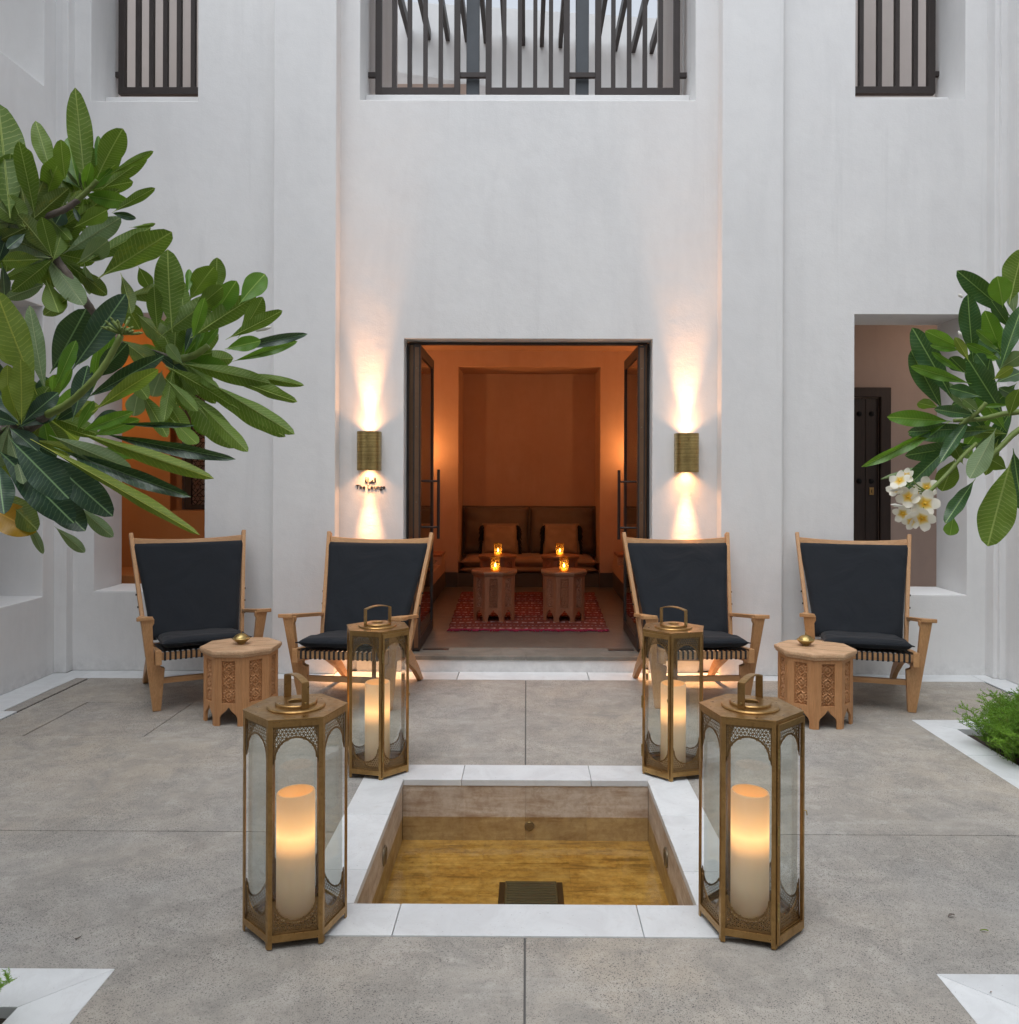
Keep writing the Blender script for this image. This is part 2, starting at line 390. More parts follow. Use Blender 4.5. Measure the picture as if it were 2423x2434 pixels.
M['leaf_s'] = leafmat('yellow_spotted_leaf', (.03, .09, .035), (.085, .135, .016), (.30, .36, .10), .8)
M['leaf_t'] = leafmat('dark_glossy_leaf', (.016, .052, .034), (.07, .12, .04), (.22, .36, .16), 0, .10, .36)
M['leaf_g'] = leafmat('glossy_green_leaf', (.022, .088, .026), (.07, .14, .02), (.26, .40, .12), 0, .16, .36)
M['leaf_l'] = leafmat('young_bright_leaf', (.10, .26, .022), (.15, .30, .025), (.34, .48, .10), 0, .4)
M['leaf_y'] = leafmat('backlit_yellow_leaf', (.20, .27, .025), (.19, .26, .03), (.42, .45, .08), 0, .4)  # yellow of light coming through from behind is put into the leaf colour
M['leaf_p'] = leafmat('pale_leaf', (.12, .20, .13), (.17, .25, .12), (.36, .42, .22), 0, .3)
M['leaf_o'] = leafmat('orange_dying_leaf', (.55, .26, .01), (.60, .30, .012), (.65, .38, .04), 0, .35)
M['bark'] = simple('grey_brown_bark', (.16, .13, .11), .9, 0, 45, .6, .4, .01)
M['greenstem'] = simple('green_stem', (.20, .27, .06), .55, 0, 60, .2, .3)
M['petal'] = simple('white_petal', (.80, .78, .70), .5, 0, 20, .05, .06)
def petalmat():
    m, t, b, o = newmat('white_petal')
    uv = t.nodes.new('ShaderNodeTexCoord'); sp = t.nodes.new('ShaderNodeSeparateXYZ'); t.links.new(uv.outputs['Object'], sp.inputs[0])
    c = ramp(t, sp.outputs[1], [(.12, (.85, .50, .03)), (.30, (.84, .68, .25)), (.46, (.86, .83, .72))])
    t.links.new(c, b.inputs['Base Color']); b.inputs['Roughness'].default_value = .5
    tl = t.nodes.new('ShaderNodeBsdfTranslucent'); t.links.new(c, tl.inputs[0]); mx = t.nodes.new('ShaderNodeMixShader'); mx.inputs[0].default_value = .3
    t.links.new(b.outputs[0], mx.inputs[1]); t.links.new(tl.outputs[0], mx.inputs[2]); t.links.new(mx.outputs[0], o.inputs[0]); return m
M['bud'] = M['petal']; M['petal'] = petalmat()
M['petalc'] = simple('yellow_flower_throat', (.80, .50, .05), .55)
M['fern'] = simple('fern_green', (.085, .19, .020), .6, 0, None, .1, .5)
M['fern'].node_tree.nodes['Principled BSDF'].inputs['Subsurface Weight'].default_value = 0

# ------------------------------------------------------------------ mesh builder
class MB:
    def __init__(s): s.v = []; s.f = []; s.uv = None
    def add(s, vs, fs, mtx=None):
        o = len(s.v)
        for p in vs:
            p = Vector(p)
            s.v.append(tuple(mtx @ p) if mtx else tuple(p))
        s.f += [tuple(i+o for i in f) for f in fs]; return s
    def box(s, x0, x1, y0, y1, z0, z1, mtx=None):
        vs = [(x, y, z) for z in (z0, z1) for y in (y0, y1) for x in (x0, x1)]
        return s.add(vs, [(0, 2, 3, 1), (4, 5, 7, 6), (0, 1, 5, 4), (2, 6, 7, 3), (0, 4, 6, 2), (1, 3, 7, 5)], mtx)
    def hexa(s, a, b):
        """a, b: two quads (4 points each) joined"""
        return s.add(list(a)+list(b), [(3, 2, 1, 0), (4, 5, 6, 7), (0, 1, 5, 4), (1, 2, 6, 5), (2, 3, 7, 6), (3, 0, 4, 7)])
    def prism(s, loops, d0, d1, fr=None):
        """extrude 2-D loops (first outer, others holes) from d0 to d1; fr maps (a,b,d)->point"""
        fr = fr or (lambda a, b, d: (a, b, d))
        pts = [p for l in loops for p in l]; n = len(pts)
        tri = tessellate_polygon([[Vector((p[0], p[1], 0)) for p in l] for l in loops])
        vs = [fr(p[0], p[1], d0) for p in pts] + [fr(p[0], p[1], d1) for p in pts]
        fs = [tuple(t) for t in tri] + [tuple(i+n for i in reversed(t)) for t in tri]
        o = 0
        for l in loops:
            m = len(l)
            for i in range(m): fs.append((o+i, o+(i+1) % m, n+o+(i+1) % m, n+o+i))
            o += m
        return s.add(vs, fs)
    def tube(s, pts, r, seg=8, caps=True):
        pts = [Vector(p) for p in pts]; rs = r if isinstance(r, (list, tuple)) else [r]*len(pts)
        vs, fs = [], []; up = None
        for i, p in enumerate(pts):
            d = (pts[min(i+1, len(pts)-1)] - pts[max(i-1, 0)]).normalized()
            if up is None: up = Vector((0, 0, 1)) if abs(d.z) < .9 else Vector((1, 0, 0))
            a = d.cross(up).normalized(); b_ = a.cross(d).normalized(); up = b_
            for k in range(seg):
                t = 2*PI*k/seg; vs.append(p + rs[i]*(math.cos(t)*a + math.sin(t)*b_))
        for i in range(len(pts)-1):
            for k in range(seg):
                k2 = (k+1) % seg
                fs.append((i*seg+k, i*seg+k2, (i+1)*seg+k2, (i+1)*seg+k))
        if caps: fs.append(tuple(range(seg-1, -1, -1))); fs.append(tuple((len(pts)-1)*seg+k for k in range(seg)))
        return s.add(vs, fs)
    def lathe(s, prof, seg=32, c=(0, 0, 0), mtx=None):
        vs, fs = [], []
        for (r, z) in prof:
            for k in range(seg):
                t = 2*PI*k/seg; vs.append((c[0]+r*math.cos(t), c[1]+r*math.sin(t), c[2]+z))
        for i in range(len(prof)-1):
            for k in range(seg):
                k2 = (k+1) % seg; fs.append((i*seg+k, i*seg+k2, (i+1)*seg+k2, (i+1)*seg+k))
        if prof[0][0] > 1e-6: fs.append(tuple(range(seg-1, -1, -1)))
        if prof[-1][0] > 1e-6: fs.append(tuple((len(prof)-1)*seg+k for k in range(seg)))
        return s.add(vs, fs, mtx)
    def mesh(s, name, mat, smooth=None):
        me = bpy.data.meshes.new(name); me.from_pydata(s.v, [], s.f)
        if s.uv:
            l = me.uv_layers.new(name='UVMap')
            for lp in me.loops: l.data[lp.index].uv = s.uv[lp.vertex_index]
        me.materials.append(mat)
        if not s.uv:
            bm = bmesh.new(); bm.from_mesh(me); bmesh.ops.recalc_face_normals(bm, faces=bm.faces); bm.to_mesh(me); bm.free()
        if smooth is not None:
            for p in me.polygons: p.use_smooth = True
            if smooth < 180: me.set_sharp_from_angle(angle=R(smooth))
        me.update(); return me
    def build(s, name, mat, parent=None, smooth=None, bevel=0, **kw):
        return put(name, s.mesh(name, mat, smooth), parent, bevel=bevel, **kw)
def put(name, me, parent=None, loc=None, rotz=None, bevel=0, mtx=None):
    o = bpy.data.objects.new(name, me); COL.objects.link(o)
    if parent: o.parent = parent
    if mtx is not None: o.matrix_local = mtx
    if loc: o.location = loc
    if rotz is not None: o.rotation_euler = (0, 0, rotz)
    if bevel:
        b = o.modifiers.new('bevel', 'BEVEL'); b.width = bevel; b.segments = 2; b.limit_method = 'ANGLE'; b.angle_limit = R(40)
    return o
def tag(o, label=None, cat=None, group=None, kind=None):
    if label: o['label'] = label
    if cat: o['category'] = cat
    if group: o['group'] = group
    if kind: o['kind'] = kind
    return o
def empty(name, loc=(0, 0, 0), rz=0, label=None, cat=None, group=None):
    o = bpy.data.objects.new(name, None); o.empty_display_size = .1; COL.objects.link(o)
    o.location = loc; o.rotation_euler = (0, 0, rz)
    return tag(o, label, cat, group)
def copy_tree(o, parent=None):
    c = o.copy(); COL.objects.link(c); c.parent = parent
    for ch in list(o.children): copy_tree(ch, c)
    return c
def structure(name, **k):
    o = empty(name, **k); o['kind'] = 'structure'; return o

# wall with rectangular openings; axis 'y': plane of x/z at depth y0..y1
def wall(name, mat, parent, a0, a1, z0, z1, d0, d1, holes=(), axis='y'):
    fr = (lambda a, z, d: (a, d, z)) if axis == 'y' else (lambda a, z, d: (d, a, z))
    xs = sorted({a0, a1, *[h[0] for h in holes], *[h[1] for h in holes]}); zs = sorted({z0, z1, *[h[2] for h in holes], *[h[3] for h in holes]})
    b = MB()
    def solid(i, j):
        if i < 0 or j < 0 or i >= len(xs)-1 or j >= len(zs)-1: return False
        cx, cz = (xs[i]+xs[i+1])/2, (zs[j]+zs[j+1])/2
        return not any(h[0] < cx < h[1] and h[2] < cz < h[3] for h in holes)
    idx = {}
    def V(i, j, k):
        if (i, j, k) not in idx: idx[(i, j, k)] = len(b.v); b.v.append(fr(xs[i], zs[j], (d0, d1)[k]))
        return idx[(i, j, k)]
    for i in range(len(xs)-1):
        for j in range(len(zs)-1):
            if not solid(i, j): continue
            b.f.append((V(i, j, 0), V(i+1, j, 0), V(i+1, j+1, 0), V(i, j+1, 0)))
            b.f.append((V(i, j, 1), V(i, j+1, 1), V(i+1, j+1, 1), V(i+1, j, 1)))
            if not solid(i-1, j): b.f.append((V(i, j, 0), V(i, j+1, 0), V(i, j+1, 1), V(i, j, 1)))
            if not solid(i+1, j): b.f.append((V(i+1, j, 0), V(i+1, j, 1), V(i+1, j+1, 1), V(i+1, j+1, 0)))
            if not solid(i, j-1): b.f.append((V(i, j, 0), V(i, j, 1), V(i+1, j, 1), V(i+1, j, 0)))
            if not solid(i, j+1): b.f.append((V(i, j+1, 0), V(i+1, j+1, 0), V(i+1, j+1, 1), V(i, j+1, 1)))
    return b.build(name, mat, parent, bevel=.006)
# ------------------------------------------------------------------ the ground
PX0, PX1, PY0, PY1 = -.594, .594, 2.95, 4.14          # pool opening
OX0, OX1, OY0, OY1 = -.793, .793, 2.747, 4.352        # coping outer edge
g = MB()
gx = [-40, -.80, .80, 40]; gy = [-40, 2.74, 4.36, 60]
for i in range(3):
    for j in range(3):
        if i == 1 and j == 1: continue
        g.box(gx[i], gx[i+1], gy[j], gy[j+1], -.16, -.13)
tag(g.build('ground', M['ground']), kind='structure')

paving = structure('courtyard_paving')
J = .0055
def slab(x0, x1, y0, y1, z0=-.12, z1=0.0, name='paving_slab', mat='concrete', parent=None, bev=.0025):
    b = MB().box(x0+J/2, x1-J/2, y0+J/2, y1-J/2, z0, z1)
    return b.build(name, M[mat], parent or paving, bevel=bev)
def poly_slab(pts, name, mat, parent, z0=-.12, z1=0.0, bev=.002):
    return MB().prism([pts], z0, z1).build(name, M[mat], parent, bevel=bev)
CX, CY = (-2.845, -2.16), (4.803, 5.508)
# left rear panel with the access cover cut out of it
poly = MB().prism([[(-3.155, 3.542), (-.0015, 3.542), (-.0015, 6.155), (-3.155, 6.155)], [(CX[0]-.003, CY[0]-.003), (CX[1]+.003, CY[0]-.003), (CX[1]+.003, CY[1]+.003), (CX[0]-.003, CY[1]+.003)],
      [(OX0-.0, 3.5425), (0-.0016, 3.5425), (0-.0016, OY1), (OX0, OY1)]][:2], -.12, 0)
b = MB()
x_l = [-3.155, CX[0]-.004, CX[1]+.004, OX0, -.003]; y_l = [3.544, OY1, CY[0]-.003, CY[1]+.003, 6.155]
idx = {}
def vtx(b, idx, x, y, z):
    k = (round(x, 5), round(y, 5), round(z, 5))
    if k not in idx: idx[k] = len(b.v); b.v.append((x, y, z))
    return idx[k]
def grid_slab(xs, ys, skip, name='paving_slab', mat='concrete', parent=None):
    b = MB(); idx = {}; n, m = len(xs)-1, len(ys)-1
    on = lambda i, j: 0 <= i < n and 0 <= j < m and (i, j) not in skip
    V = lambda i, j, z: vtx(b, idx, xs[i], ys[j], z)
    for i in range(n):
        for j in range(m):
            if not on(i, j): continue
            b.f.append((V(i, j, 0), V(i+1, j, 0), V(i+1, j+1, 0), V(i, j+1, 0)))
            for (di, dj, p, q) in ((-1, 0, (i, j), (i, j+1)), (1, 0, (i+1, j), (i+1, j+1)), (0, -1, (i, j), (i+1, j)), (0, 1, (i, j+1), (i+1, j+1))):
                if not on(i+di, j+dj): b.f.append((V(*p, 0), V(*q, 0), V(*q, -.12), V(*p, -.12)))
    return b.build(name, M[mat], parent or paving, bevel=.0022)
grid_slab(x_l, y_l, {(1, 2), (3, 0)})
BX, BY = 2.352, 5.2                                     # far right planting bed corner
grid_slab([.003, OX1, BX, 3.30], [3.544, OY1, BY, 6.155], {(0, 0), (2, 0), (2, 1)})
FBX, FBY = 1.235, 2.56                                  # near planting bed corners
for sx in (-1, 1):
    xs = [-4.2, -FBX, OX0, -.003] if sx < 0 else [.003, OX1, FBX, 4.2]
    if sx > 0: xs = [.003, OX1, FBX, BX, 4.2]
    ys = [-1.5, FBY, OY0, 3.538]
    grid_slab(xs, ys, {(0, 0), (2, 2)} if sx < 0 else {(2, 0), (3, 0), (0, 2), (3, 2), (3, 1)})
jt = MB().box(-.003, .003, -1.5, OY0, -.12, -.0035).box(-.003, .003, OY1, 6.155, -.12, -.0035).box(-3.155, OX0, 3.538, 3.544, -.12, -.0035).box(OX1, BX, 3.538, 3.544, -.12, -.0035)
jt.build('joint_filler', M['joint'], paving)['kind'] = 'stuff'
slab(CX[0], CX[1], CY[0], CY[1], name='access_cover', mat='coverslab', z1=-.001)
slab(-3.262, -3.172, 5.30, 6.155, name='paving_strip', mat='coverslab')
slab(-4.2, -3.172, 3.545, 4.5, name='paving_strip', mat='coverslab')

marb = structure('marble_border')
xs = [-3.26, -2.35, -1.42, -.5, .46, 1.42, 2.36, 3.32]
for i in range(len(xs)-1): slab(xs[i], xs[i+1], 6.155, 6.40, name='border_stone', mat='marble', parent=marb)
poly_slab([(-3.26, 6.157), (-3.262, 6.40), (-3.41, 6.40), (-3.41, 6.30), (-3.52, 6.30), (-3.52, 5.92), (-3.265, 5.92)], 'border_stone', 'marble', marb)
for y0, y1 in ((5.30, 5.92), (4.6, 5.30), (3.9, 4.6)): slab(-3.52, -3.265 if y0 > 5 else -3.172, y0, y1, name='border_stone', mat='marble', parent=marb)
poly_slab([(3.322, 6.157), (3.322, 6.40), (3.43, 6.40), (3.43, 6.26), (3.52, 6.26), (3.52, 5.92), (3.322, 5.92)], 'border_stone', 'marble', marb)
for y0, y1 in ((5.45, 5.92), (5.0, 5.45)): slab(3.322, 3.52, y0, y1, name='border_stone', mat='marble', parent=marb)
# planting bed kerbs
bw = .185
def kerb(sx, x, y, ys):
    f = lambda pts: [(sx*a, b_) for a, b_ in pts]
    poly_slab(f([(x, y), (x+3, y), (x+3, y-bw), (x+bw, y-bw)]), 'border_stone', 'marble', marb)
    poly_slab(f([(x, y-.002), (x+bw-.002, y-bw-.001), (x+bw, ys[0]), (x, ys[0])]), 'border_stone', 'marble', marb)
    for i in range(len(ys)-1): poly_slab(f([(x, ys[i]-J), (x+bw, ys[i]-J), (x+bw, ys[i+1]), (x, ys[i+1])]), 'border_stone', 'marble', marb)
kerb(1, BX, BY, [4.55, 3.95, 3.62]); kerb(1, FBX, FBY, [1.9, 1.3, .6]); kerb(-1, FBX, FBY, [1.9, 1.3, .6])
for (x0, x1, y0, y1) in ((BX+bw, 3.5, 3.0, BY-bw), (FBX+bw, 3.5, -1.5, FBY-bw), (-3.5, -FBX-bw, -1.5, FBY-bw)):
    b = MB(); n = 14
    for i in range(n+1):
        for j in range(n+1): b.v.append((x0+(x1-x0)*i/n, y0+(y1-y0)*j/n, -.035+random.uniform(-.012, .012)))
    for i in range(n):
        for j in range(n): b.f.append((i*(n+1)+j, (i+1)*(n+1)+j, (i+1)*(n+1)+j+1, i*(n+1)+j+1))
    tag(b.build('planting_soil', M['soil'], smooth=180), kind='structure')
for sx, x0, x1, y0, y1 in ((-1, -3.171, -3.156, 3.9, 6.155), (1, 3.302, 3.320, 5.0, 6.155)):
    b = MB().box(x0, x1, y0, y1, -.11, -.02)
    for k in range(60):
        yy = y0+(y1-y0)*k/60; b.box(x0, x1, yy, yy+.006, -.02, -.006)
    b.build('slot_drain', M['gasket'], paving)

# ------------------------------------------------------------------ the pool
pool = empty('plunge_pool', (0, 3.545, 0), 0, 'square sunken pool of brown travertine with white marble coping between the lanterns', 'pool')
def pput(b, name, mat, **k):
    o = b.build(name, M[mat], pool, **k); o.location = (0, -3.545, 0); return o
def cop(pts): pput(MB().prism([pts], -.026, .0035), 'coping_stone', 'marble', bevel=.002)
e = .0012
fx = [OX0, -.43+.0, .385, OX1]
for i in range(3):
    a, c = fx[i]+(e if i else 0), fx[i+1]-(e if i < 2 else 0)
    cop([(a, OY0), (c, OY0), (c if i < 2 else PX1+.19, PY0-e if i < 2 else PY0-e), (a, PY0-e)] if i != 2 else [(a, OY0), (c, OY0), (c, PY0-e), (a, PY0-e)])
bxs = [-.31, .32]
cop([(PX0, PY1), (bxs[0]-e, PY1), (bxs[0]-e, OY1), (OX0, OY1)][:4])
cop([(bxs[0]+e, PY1), (bxs[1]-e, PY1), (bxs[1]-e, OY1), (bxs[0]+e, OY1)])
cop([(bxs[1]+e, PY1), (PX1, PY1), (OX1, OY1), (bxs[1]+e, OY1)])
ys = [PY0+e, 3.20, 3.72]
for sx in (-1, 1):
    for i in range(3):
        if i < 2: pts = [(sx*PX1, ys[i]), (sx*OX1, ys[i]), (sx*OX1, ys[i+1]-2*e), (sx*PX1, ys[i+1]-2*e)]
        else: pts = [(sx*PX1, ys[2]), (sx*OX1, ys[2]), (sx*OX1, OY1-.004), (sx*PX1, PY1-.001)]
        cop(pts)
WZ, FZ = -.178, -.292
for i in range(4):
    a = -.5975+i*.29875
    pput(MB().box(a+.0003, a+.29875-.0003, PY1+.004, PY1+.03, FZ-.03, -.027), 'wall_tile', 'travertine')
    for sx in (-1, 1):
        pput(MB().box(min(sx*.598, sx*.63), max(sx*.598, sx*.63), PY0+i*.2975+.0004, PY0+(i+1)*.2975-.0004, FZ-.03, -.027), 'wall_tile', 'travertine')
    pput(MB().box(a+.0003, a+.29875-.0003, PY0-.03, PY0-.004, FZ-.03, -.027), 'wall_tile', 'travertine')
fxs = [-.598, -.1985, .2, .598]; fys = [2.946, 3.36, 3.62, 3.90, 4.144]
for i in range(3):
    for j in range(4):
        pput(MB().box(fxs[i]+.0003, fxs[i+1]-.0003, fys[j]+.0003, fys[j+1]-.0003, FZ-.03, FZ+random.uniform(-.001, .001)), 'floor_tile', 'poolfloor')
def fitting(loc, axis, r=.042):
    b = MB(); b.lathe([(r, 0), (r, .004), (r*.86, .008), (r*.80, .004), (0.0001, .004)], 28)
    for k in range(-3, 4):
        w = math.sqrt(max(0, (r*.78)**2-(k*r*.24)**2)); b.box(-w, w, k*r*.24-.002, k*r*.24+.002, .004, .008)
    o = pput(b, 'pool_light', 'drainmetal', smooth=40)
    o.location = (loc[0], loc[1]-3.545, loc[2]); o.rotation_euler = axis
fitting((-.597, 3.60, -.125), (0, PI/2, 0)); fitting((.597, 3.60, -.125), (0, -PI/2, 0))
fitting((.02, PY1+.003, -.222), (PI/2, 0, 0), .024)
pput(MB().box(-.112, .162, 3.42, 3.70, FZ, FZ+.012), 'drain_frame', 'steel', bevel=.003)
g = MB().box(-.085, .135, 3.45, 3.67, FZ+.012, FZ+.03)
for k in range(10): g.box(-.078, .128, 3.456+k*.021, 3.465+k*.021, FZ+.03, FZ+.034)
pput(g, 'floor_drain', 'grate', bevel=.003)
b = MB(); b.v = [(-.597, 2.947, WZ), (.597, 2.947, WZ), (.597, 4.143, WZ), (-.597, 4.143, WZ)]; b.f = [(0, 1, 2, 3)]
tag(b.build('water', M['water']), kind='structure')

# ------------------------------------------------------------------ the building
bld = empty('courtyard_building', (0, 6.4, 0), 0, 'white rendered courtyard building with grilled upper windows round the paved court', 'building')
class _B:  # parts are modelled in world coordinates, the thing stands at its base
    pass
def bfix(o): o.location = (0, -6.4, 0); return o
def bw_(name, mat, *a, **k): return bfix(wall(name, M[mat], bld, *a, **k))
TOP = 6.9
PL0, PL1, PR0, PR1 = -1.885, -1.418, 1.440, 1.895
# bays with a lower and an upper opening each
LW = (-3.252, -2.42); RW = (2.443, 3.285)
bw_('bay_wall', 'stucco', -3.62, PL0+.01, 0, TOP, 6.385, 6.83, [(*LW, .59, 2.69), (-3.285, -2.48, 4.285, 6.1)])
bw_('bay_wall', 'stucco', PR1-.01, 3.62, 0, TOP, 6.36, 6.83, [(*RW, .59, 2.69), (2.444, 3.262, 4.295, 6.1)])
bw_('entrance_wall', 'stucco', PL1-.02, PR0+.02, 0, TOP, 6.44, 6.64, [(-.93, .951, .0, 2.51), (-1.27, 1.268, 4.32, 6.3)])
bw_('upper_wall', 'stucco', PL1-.02, PR0+.02, 3.3, TOP, 6.641, 6.94, [(-1.271, 1.269, 4.32, 6.3)])
for a, c in ((PL0, PL1), (PR0, PR1)):
    bfix(MB().box(a, c, 6.30, 6.60, 0, TOP).build('pilaster', M['stucco'], bld, bevel=.008))
# corner returns
bfix(MB().box(-3.66, -3.41, 6.295, 6.45, 0, TOP).build('pilaster', M['stucco'], bld, bevel=.008))
bfix(MB().box(3.425, 3.66, 6.25, 6.45, 0, TOP).build('pilaster', M['stucco'], bld, bevel=.008))
bfix(MB().box(3.455, 3.66, 6.225, 6.26, 0, TOP).build('pilaster', M['stucco'], bld, bevel=.005))
# side walls and the far side of the court behind the viewer
bw_('rear_wall', 'stucco', -3.95, 3.95, 0, TOP, -3.4, -3.0, [(-1, 1, 0, 2.5), (-2.9, -2.1, 4.3, 6.1), (2.1, 2.9, 4.3, 6.1)])
bfix(MB().box(-3.95, 3.95, -4.2, -4.1, 0, TOP).build('rear_wall', M['terracotta'], bld))
bw_('side_wall', 'stucco', -6, 6.30, 0, TOP, -3.95, -3.5, [(5.0, 6.14, .59, 2.69), (5.0, 6.14, 4.285, 6.1), (2.6, 3.8, 0.59, 2.69)], axis='x')
bw_('side_wall', 'stucco', -6, 6.24, 0, TOP, 3.5, 3.95, [(2.6, 3.8, 0.59, 2.69), (2.6, 3.8, 4.285, 6.1)], axis='x')
for z0, z1 in ((.3, 3.0), (4.0, 6.9)):
    bfix(MB().box(-4.9, -4.75, 4.6, 6.5, z0, z1).build('corridor_wall', M['stucco'], bld))
    bfix(MB().box(-4.75, -3.96, 4.6, 4.75, z0, z1).build('corridor_end', M['stucco'], bld))
    bfix(MB().box(-4.75, -3.96, 6.35, 6.5, z0, z1).build('corridor_end', M['stucco'], bld))
bfix(MB().box(-4.9, -3.96, 4.6, 6.5, 3.0, 3.1).build('corridor_ceiling', M['stucco'], bld))
# upper window upstands
for x0, x1, y0, z1 in ((-1.27, 1.268, 6.66, 4.457), (-3.285, -2.48, 6.61, 4.415), (2.444, 3.262, 6.61, 4.42)):
    bfix(MB().box(x0, x1, y0, y0+.2, 4.28, z1).build('window_upstand', M['stucco'], bld, bevel=.004))
for (x0, x1, yy) in ((*LW, 6.385), (*RW, 6.36)):
    bfix(MB().box(x0+.002, x1-.002, yy+.001, 6.829, .58, .597).build('window_sill', M['sill'], bld, bevel=.003))

def grille(x0, x1, bars, y=6.75, zb=4.50, zt=6.0, rods=(), w=.047):
    f = MB()
    f.box(x0, x0+w, y, y+.05, zb, zt).box(x1-w, x1, y, y+.05, zb, zt).box(x0+w, x1-w, y, y+.05, zb, zb+.055).box(x0+w, x1-w, y, y+.05, zt-.05, zt)
    for (a, c) in rods: f.box(a, c, y+.008, y+.04, zb+.14, zb+.18)
    fo = bfix(f.build('window_grille', M['grille'], bld, bevel=.002))
    me = MB().box(-.0165, .0165, y+.004, y+.046, zb+.055, zt-.05).mesh('grille_bar', M['grille'])
    for xb in bars: put('grille_bar', me, fo, (xb, 0, 0))
    return fo
sp = .124
grille(-1.211, -.538, [-1.211+.148, -.94, -.815, -.693], rods=((-1.27, -1.211), (-.538, -.335)))
grille(-.335, .333, [-.187, -.064, .059, .184], rods=((.333, .536),))
grille(.536, 1.207, [.68, .806, .931, 1.056], rods=((1.207, 1.262),))
grille(-3.257, -2.36, [-3.105, -2.997, -2.886, -2.777, -2.665, -2.556], rods=((-3.286, -3.257),), w=.05)
grille(2.33, 3.228, [2.505, 2.645, 2.79, 2.93, 3.075], rods=((3.228, 3.262),), zb=4.512, w=.055)
for x0, x1 in ((-.492, -.39), (.386, .489)):
    bfix(MB().box(x0, x1, 6.815, 6.90, 4.45, 6.3).build('mullion_post', M['steel_grey'], bld, bevel=.003))
# terrace behind the central opening: side walls, far wall, rafters
bfix(MB().box(-1.47, -1.27, 6.94, 8.3, 3.9, 7.3).build('terrace_wall', M['stucco'], bld))
bfix(MB().box(1.26, 1.46, 6.94, 8.3, 3.9, 7.3).build('terrace_wall', M['stucco'], bld))
fw = lambda x: 10.17 + .122*x
b = MB().hexa([(-3.5, fw(-3.5), 3.9), (3.5, fw(3.5), 3.9), (3.5, fw(3.5)+.3, 3.9), (-3.5, fw(-3.5)+.3, 3.9)], [(-3.5, fw(-3.5), 7.03), (3.5, fw(3.5), 7.03), (3.5, fw(3.5)+.3, 7.03), (-3.5, fw(-3.5)+.3, 7.03)])
bfix(b.build('terrace_wall', M['stucco'], bld))
bfix(MB().hexa([(-1.6, fw(-1.6)-.5, 5.40), (1.6, fw(1.6)-.35, 5.40), (1.6, fw(1.6)-.003, 5.40), (-1.6, fw(-1.6)-.003, 5.40)], [(-1.6, fw(-1.6)-.5, 5.98), (1.6, fw(1.6)-.35, 5.74), (1.6, fw(1.6)-.003, 5.74), (-1.6, fw(-1.6)-.003, 5.98)]).build('terrace_ledge', M['stucco'], bld))
bfix(MB().box(-1.45, -.62, 9.42, 9.5, 5.4, 5.80).build('terrace_screen', M['brownwall'], bld))
bfix(MB().box(-3.5, 3.5, 6.94, 10, 3.75, 3.9).build('terrace_floor', M['terracotta'], bld))
for k in range(14):
    xx = -1.39+k*.2225
    bfix(MB().box(xx-.024, xx+.024, 7.25, fw(xx)-.005, 6.59, 6.72).build('rafter', M['grille'], bld, bevel=.003))
bfix(MB().box(-2.5, 2.5, 7.12, 7.25, 6.59, 6.75).build('rafter', M['grille'], bld))
# upper side rooms (corridor seen through the grilles)
for sx in (-1, 1):
    a, c = (-4.3, -2.2) if sx < 0 else (2.2, 4.3)
    bfix(MB().box(a, c, 8.3, 8.45, 3.6, 7.3).build('corridor_wall', M['greywall'], bld))
    bfix(MB().box(a, c, 6.83, 8.3, 3.5, 3.6).build('corridor_floor', M['greywall'], bld))
    if sx < 0: bfix(MB().box(-2.66, -2.2, 7.2, 7.35, 3.6, 7.3).build('corridor_wall', M['stucco'], bld))
    else: bfix(MB().box(2.2, 2.62, 7.2, 7.35, 3.6, 7.3).build('corridor_wall', M['stucco'], bld))
# lower left room, lit orange
bfix(MB().box(-4.5, -1.95, 8.0, 8.12, 0, 3.0).build('room_wall', M['orangewall'], bld)) if False else None
bw_('room_wall', 'orangewall', -4.6, -1.9, 0, 3.0, 8.0, 8.28, [(-3.355, -2.55, 1.128, 2.30)])
bfix(MB().box(-4.6, -4.45, 6.83, 8.0, 0, 3.0).build('room_wall', M['orangewall'], bld))
bfix(MB().box(-2.0, -1.9, 6.83, 8.0, 0, 3.0).build('room_wall', M['orangewall'], bld))
bfix(MB().box(-4.6, -1.9, 6.83, 8.28, 3.0, 3.12).build('room_ceiling', M['orangewall'], bld))
bfix(MB().box(-4.45, -2.0, 6.83, 8.0, -.05, 0).build('room_floor', M['orangewall'], bld))
bfix(MB().box(-4.45, -2.0, 7.35, 8.0, 0.0, .60).build('room_bench', M['orangewall'], bld, bevel=.01))
bfix(MB().box(-4.6, -1.9, 8.45, 8.55, 0, 3.0).build('room_wall', M['brownwall'], bld))
# star lattice screen
sc = MB()
SX0, SX1, SZ0, SZ1, SY = -3.207, -2.6, 1.183, 2.25, 8.14
fr_ = MB().box(-3.27, SX0, SY-.02, SY+.02, 1.135, 2.30).box(SX1, -2.55, SY-.02, SY+.02, 1.135, 2.30).box(SX0, SX1, SY-.02, SY+.02, 1.135, SZ0).box(SX0, SX1, SY-.02, SY+.02, SZ1, 2.30)
scr = bfix(fr_.build('lattice_screen', M['dark_z'], bld))
def bar(b, p, q, w=.006, y=SY):
    d = Vector((q[0]-p[0], q[1]-p[1])); l = d.length
    if l < 1e-4: return
    d /= l; n = Vector((-d.y, d.x))*w/2
    pts = [(p[0]+n.x, p[1]+n.y), (q[0]+n.x, q[1]+n.y), (q[0]-n.x, q[1]-n.y), (p[0]-n.x, p[1]-n.y)]
    b.hexa([(a, y-.006, c) for a, c in pts], [(a, y+.006, c) for a, c in pts])
